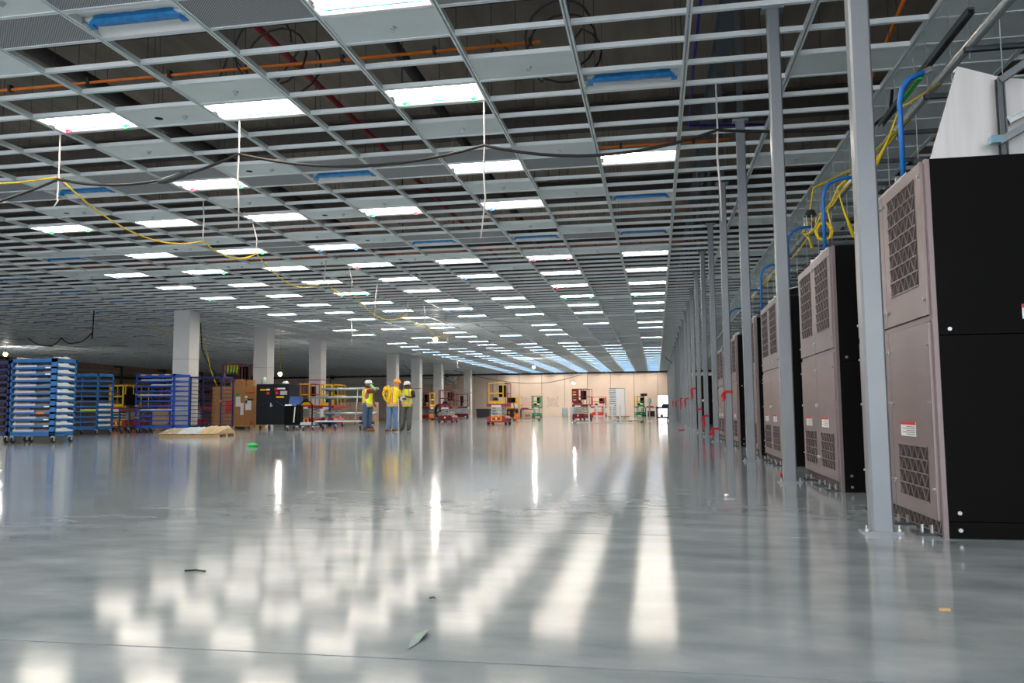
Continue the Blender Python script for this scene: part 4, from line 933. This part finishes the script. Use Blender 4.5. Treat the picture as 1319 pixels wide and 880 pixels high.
# low white frame of short posts
wf = thing('white_post_frame', (-4.1, 41.6, 0), 'low white frame with a row of short upright posts on the floor', 'frame')
B(0,3.1,0,.35,0,.05).build('base_plate', M_white, wf); B(.75,1.95,.16,.2,.86,.92).build('top_rail', M_white, wf)
for x in (.6, 1.0, 1.4, 1.8, 2.2): B(x,x+.08,.14,.22,.05,.92).build('short_post', M_white, wf)
dp = thing('flat_pallet', (-2.1, 43.2, 0), 'flat dark wooden pallet lying beside the low white frame', 'pallet')
for k in range(3): B(k*.62,k*.62+.14,0,1.0,0,.08).build('runner_board', mat('dark_wood', (86, 74, 58)), dp)
for k in range(5): B(0,1.4,k*.22,k*.22+.16,.08,.1).build('deck_board', M_wood, dp)
part_thing('floor_stanchion', (-.4, 46.1, 0), 'white stanchion with a rounded head standing near the door cart', 'stanchion', [('foot', B(-.16,.16,-.12,.12,0,.03), M_white), ('pole', MB().cyl((0,0,.03),(0,0,1.05),.04,8), M_lav), ('head', MB().ell([(0,0,1.0,.1,.1),(0,0,1.1,.13,.12),(0,0,1.25,.1,.1),(0,0,1.33,.04,.04)]), M_sheet)])
wt = part_thing('work_table', (-1.15, 81.9, 0), 'blue work table piled with small tools by the far wall', 'table', [('top', B(0,1.2,0,.7,.8,.86), mat('table_blue', (70, 86, 190)))] + [('leg', B(x,x+.1,y,y+.06,0,.8), mat('table_blue', (70, 86, 190))) for x in (0,1.1) for y in (0,.64)] + [('lower_box', B(.25,.95,.1,.6,.0,.5), M_blackp)])
part_thing('tool_case', (-1.0, 82.1, .86), 'brown tool case lying on the blue work table', 'case', [('case', B(0,.7,0,.3,0,.16), M_card), ('handle', B(.25,.45,-.03,0,.06,.1), M_black)])
part_thing('black_machine', (-1.35, 81.2, 0), 'tall black machine standing behind the green and yellow lift', 'machine', [('mast', B(0,.12,0,.2,0,2.2), M_black), ('head', B(-.2,.45,0,.3,2.0,2.25), M_blackp), ('base', B(-.15,.3,0,.4,0,.12), M_blackp)])
dc = part_thing('door_cart', (-.02, 45.8, 0), 'dark two-shelf utility cart standing before the open doorway', 'cart', [('upper_tray', B(0,.66,0,.9,.72,.82), M_slate), ('lower_tray', B(0,.66,0,.9,.18,.26), M_slate)] + [('leg', B(x,x+.05,y,y+.05,.12,.85), M_slate) for x in (0,.61) for y in (0,.85)])
for x in (.06, .6): caster(dc, x, .08, .06); caster(dc, x, .8, .06)
part_thing('tool_tray', (.28, 45.9, .82), 'navy tool tray lying on the cart before the doorway', 'tray', [('tray', B(0,.4,0,.3,0,.1), M_navy), ('grip', B(.05,.35,.13,.17,.1,.16), M_navy)])
part_thing('red_can', (.2, 46.0, .26), 'red can on the lower shelf of the cart before the doorway', 'can', [('can', MB().cyl((.08,.08,0),(.08,.08,.12),.07,10), M_red), ('lid', MB().cyl((.08,.08,.12),(.08,.08,.14),.05,10), M_paper)])
# dim left side: pipe racks on the left wall, duct, drum, spool
for k, z in enumerate((1.9, 2.35, 2.8, 3.25, 3.7, 4.15)):
    pipe('wall_pipe', [(XL+.5, 30, z), (XL+.5, 84, z)], .1, mat('wall_pipe', (206, 188, 168), .5) if k % 2 else M_dsteel, 'long %s pipe along the dim left wall, %s in its rack' % ('tan' if k % 2 else 'dark', ('lowest', 'second from bottom', 'third from bottom', 'third from top', 'second from top', 'topmost')[k]), 'pipe', 'pipes along the left wall')
for k in range(9):
    y = 36+k*6
    t = MB().box(XL+.62, XL+.74, y, y+.12, 0, ZC).box(XL+.01, XL+.74, y, y+.12, ZC-.1, ZC).build('rack_post', M_dsteel); tag(t, 'dark steel post carrying the pipes along the left wall', 'post', 'pipe rack posts')
du2 = B(-36, -21, 82.6, 83.6, 3.55, 4.25).build('white_duct', M_white); tag(du2, 'long white duct hung high before the far left end of the tan wall', 'duct')
for x in (-35, -28.5, -22): B(x, x+.04, 82.5, 83.7, 3.5, ZC).build('duct_hanger', M_dsteel, du2)
sp = thing('cable_spool', (-20.3, 30.2, 0), 'wooden cable spool lying on edge behind the empty navy rack', 'spool')
for y in (0, .4): MB().taper([(0,y,.45),(0,y+.05,.45)], .45, 20).build('flange', M_wood, sp)
MB().taper([(0,.05,.45),(0,.4,.45)], .3, 16).build('wound_cable', M_card, sp)
part_thing('pipe_pile', (-19.8, 33.6, 0), 'pile of brown timbers and dark scrap behind the empty navy rack', 'pile', [('timber', MB().bar((0,0,.1),(1.2,.2,.9),.12,.1), M_wood), ('timber', MB().bar((.3,0,.1),(.5,.3,1.3),.1,.1), M_card), ('scrap_box', B(-.3,.9,.3,1.0,0,.5), M_blackp)])
vs_ = thing('hanging_vests', (-20.9, 36.58, 2.6), 'lime safety harnesses hung high on the raised maroon lift', 'harness')
for k in range(4): MB().taper([(k*.16, 0, .55), (k*.16+.03, .02, .3), (k*.16, 0, .05)], [.03, .05, .03], 8, .5).build('harness', mat('vest_lime', (214, 244, 20)), vs_)
# litter on the floor
tag(MB().add([(0,0,.003),(.012,.07,.003),(.02,.16,.02),(-.004,.2,.004),(-.02,.12,.01)], [(0,1,2,3,4)]).build('plastic_scrap', mat('scrap_teal', (120, 150, 148), .4), None, False, (-.735, 2.32, 0)), 'crumpled bluish plastic scrap on the near floor', 'litter')
tag(MB().taper([(0,0,.004),(.05,.01,.006),(.1,0,.004)], .004, 5).build('wire_scrap', M_cable, None, False, (-2.07, 3.3, 0)), 'short dark wire scrap lying on the near floor', 'litter')
tag(MB().taper([(0,0,.004),(.015,.006,.006),(.022,0,.004)], .003, 5).build('small_screw', M_dsteel, None, False, (-.85, 2.95, 0)), 'tiny dark screw lying on the near floor', 'litter')
tag(MB().box(0,.035,0,.01,0,.008).build('wood_chip', M_wood, None, False, (.94, 3.03, 0)), 'little tan wood chip lying on floor near the cabinets', 'litter')
tag(MB().ball((0,0,.04), .09, 8, 5, (1.4,1,.45)).build('tape_ball', mat('tape_green', (20, 190, 90)), None, True, (-8.1, 15.2, 0)), 'crumpled ball of green tape on the floor', 'litter')
tag(MB().ball((0,0,.012), .02, 7, 5, (1,1,.6)).build('paper_scrap', M_paper, None, True, (.53, 6.63, 0)), 'small white paper scrap on the floor before the posts', 'litter')
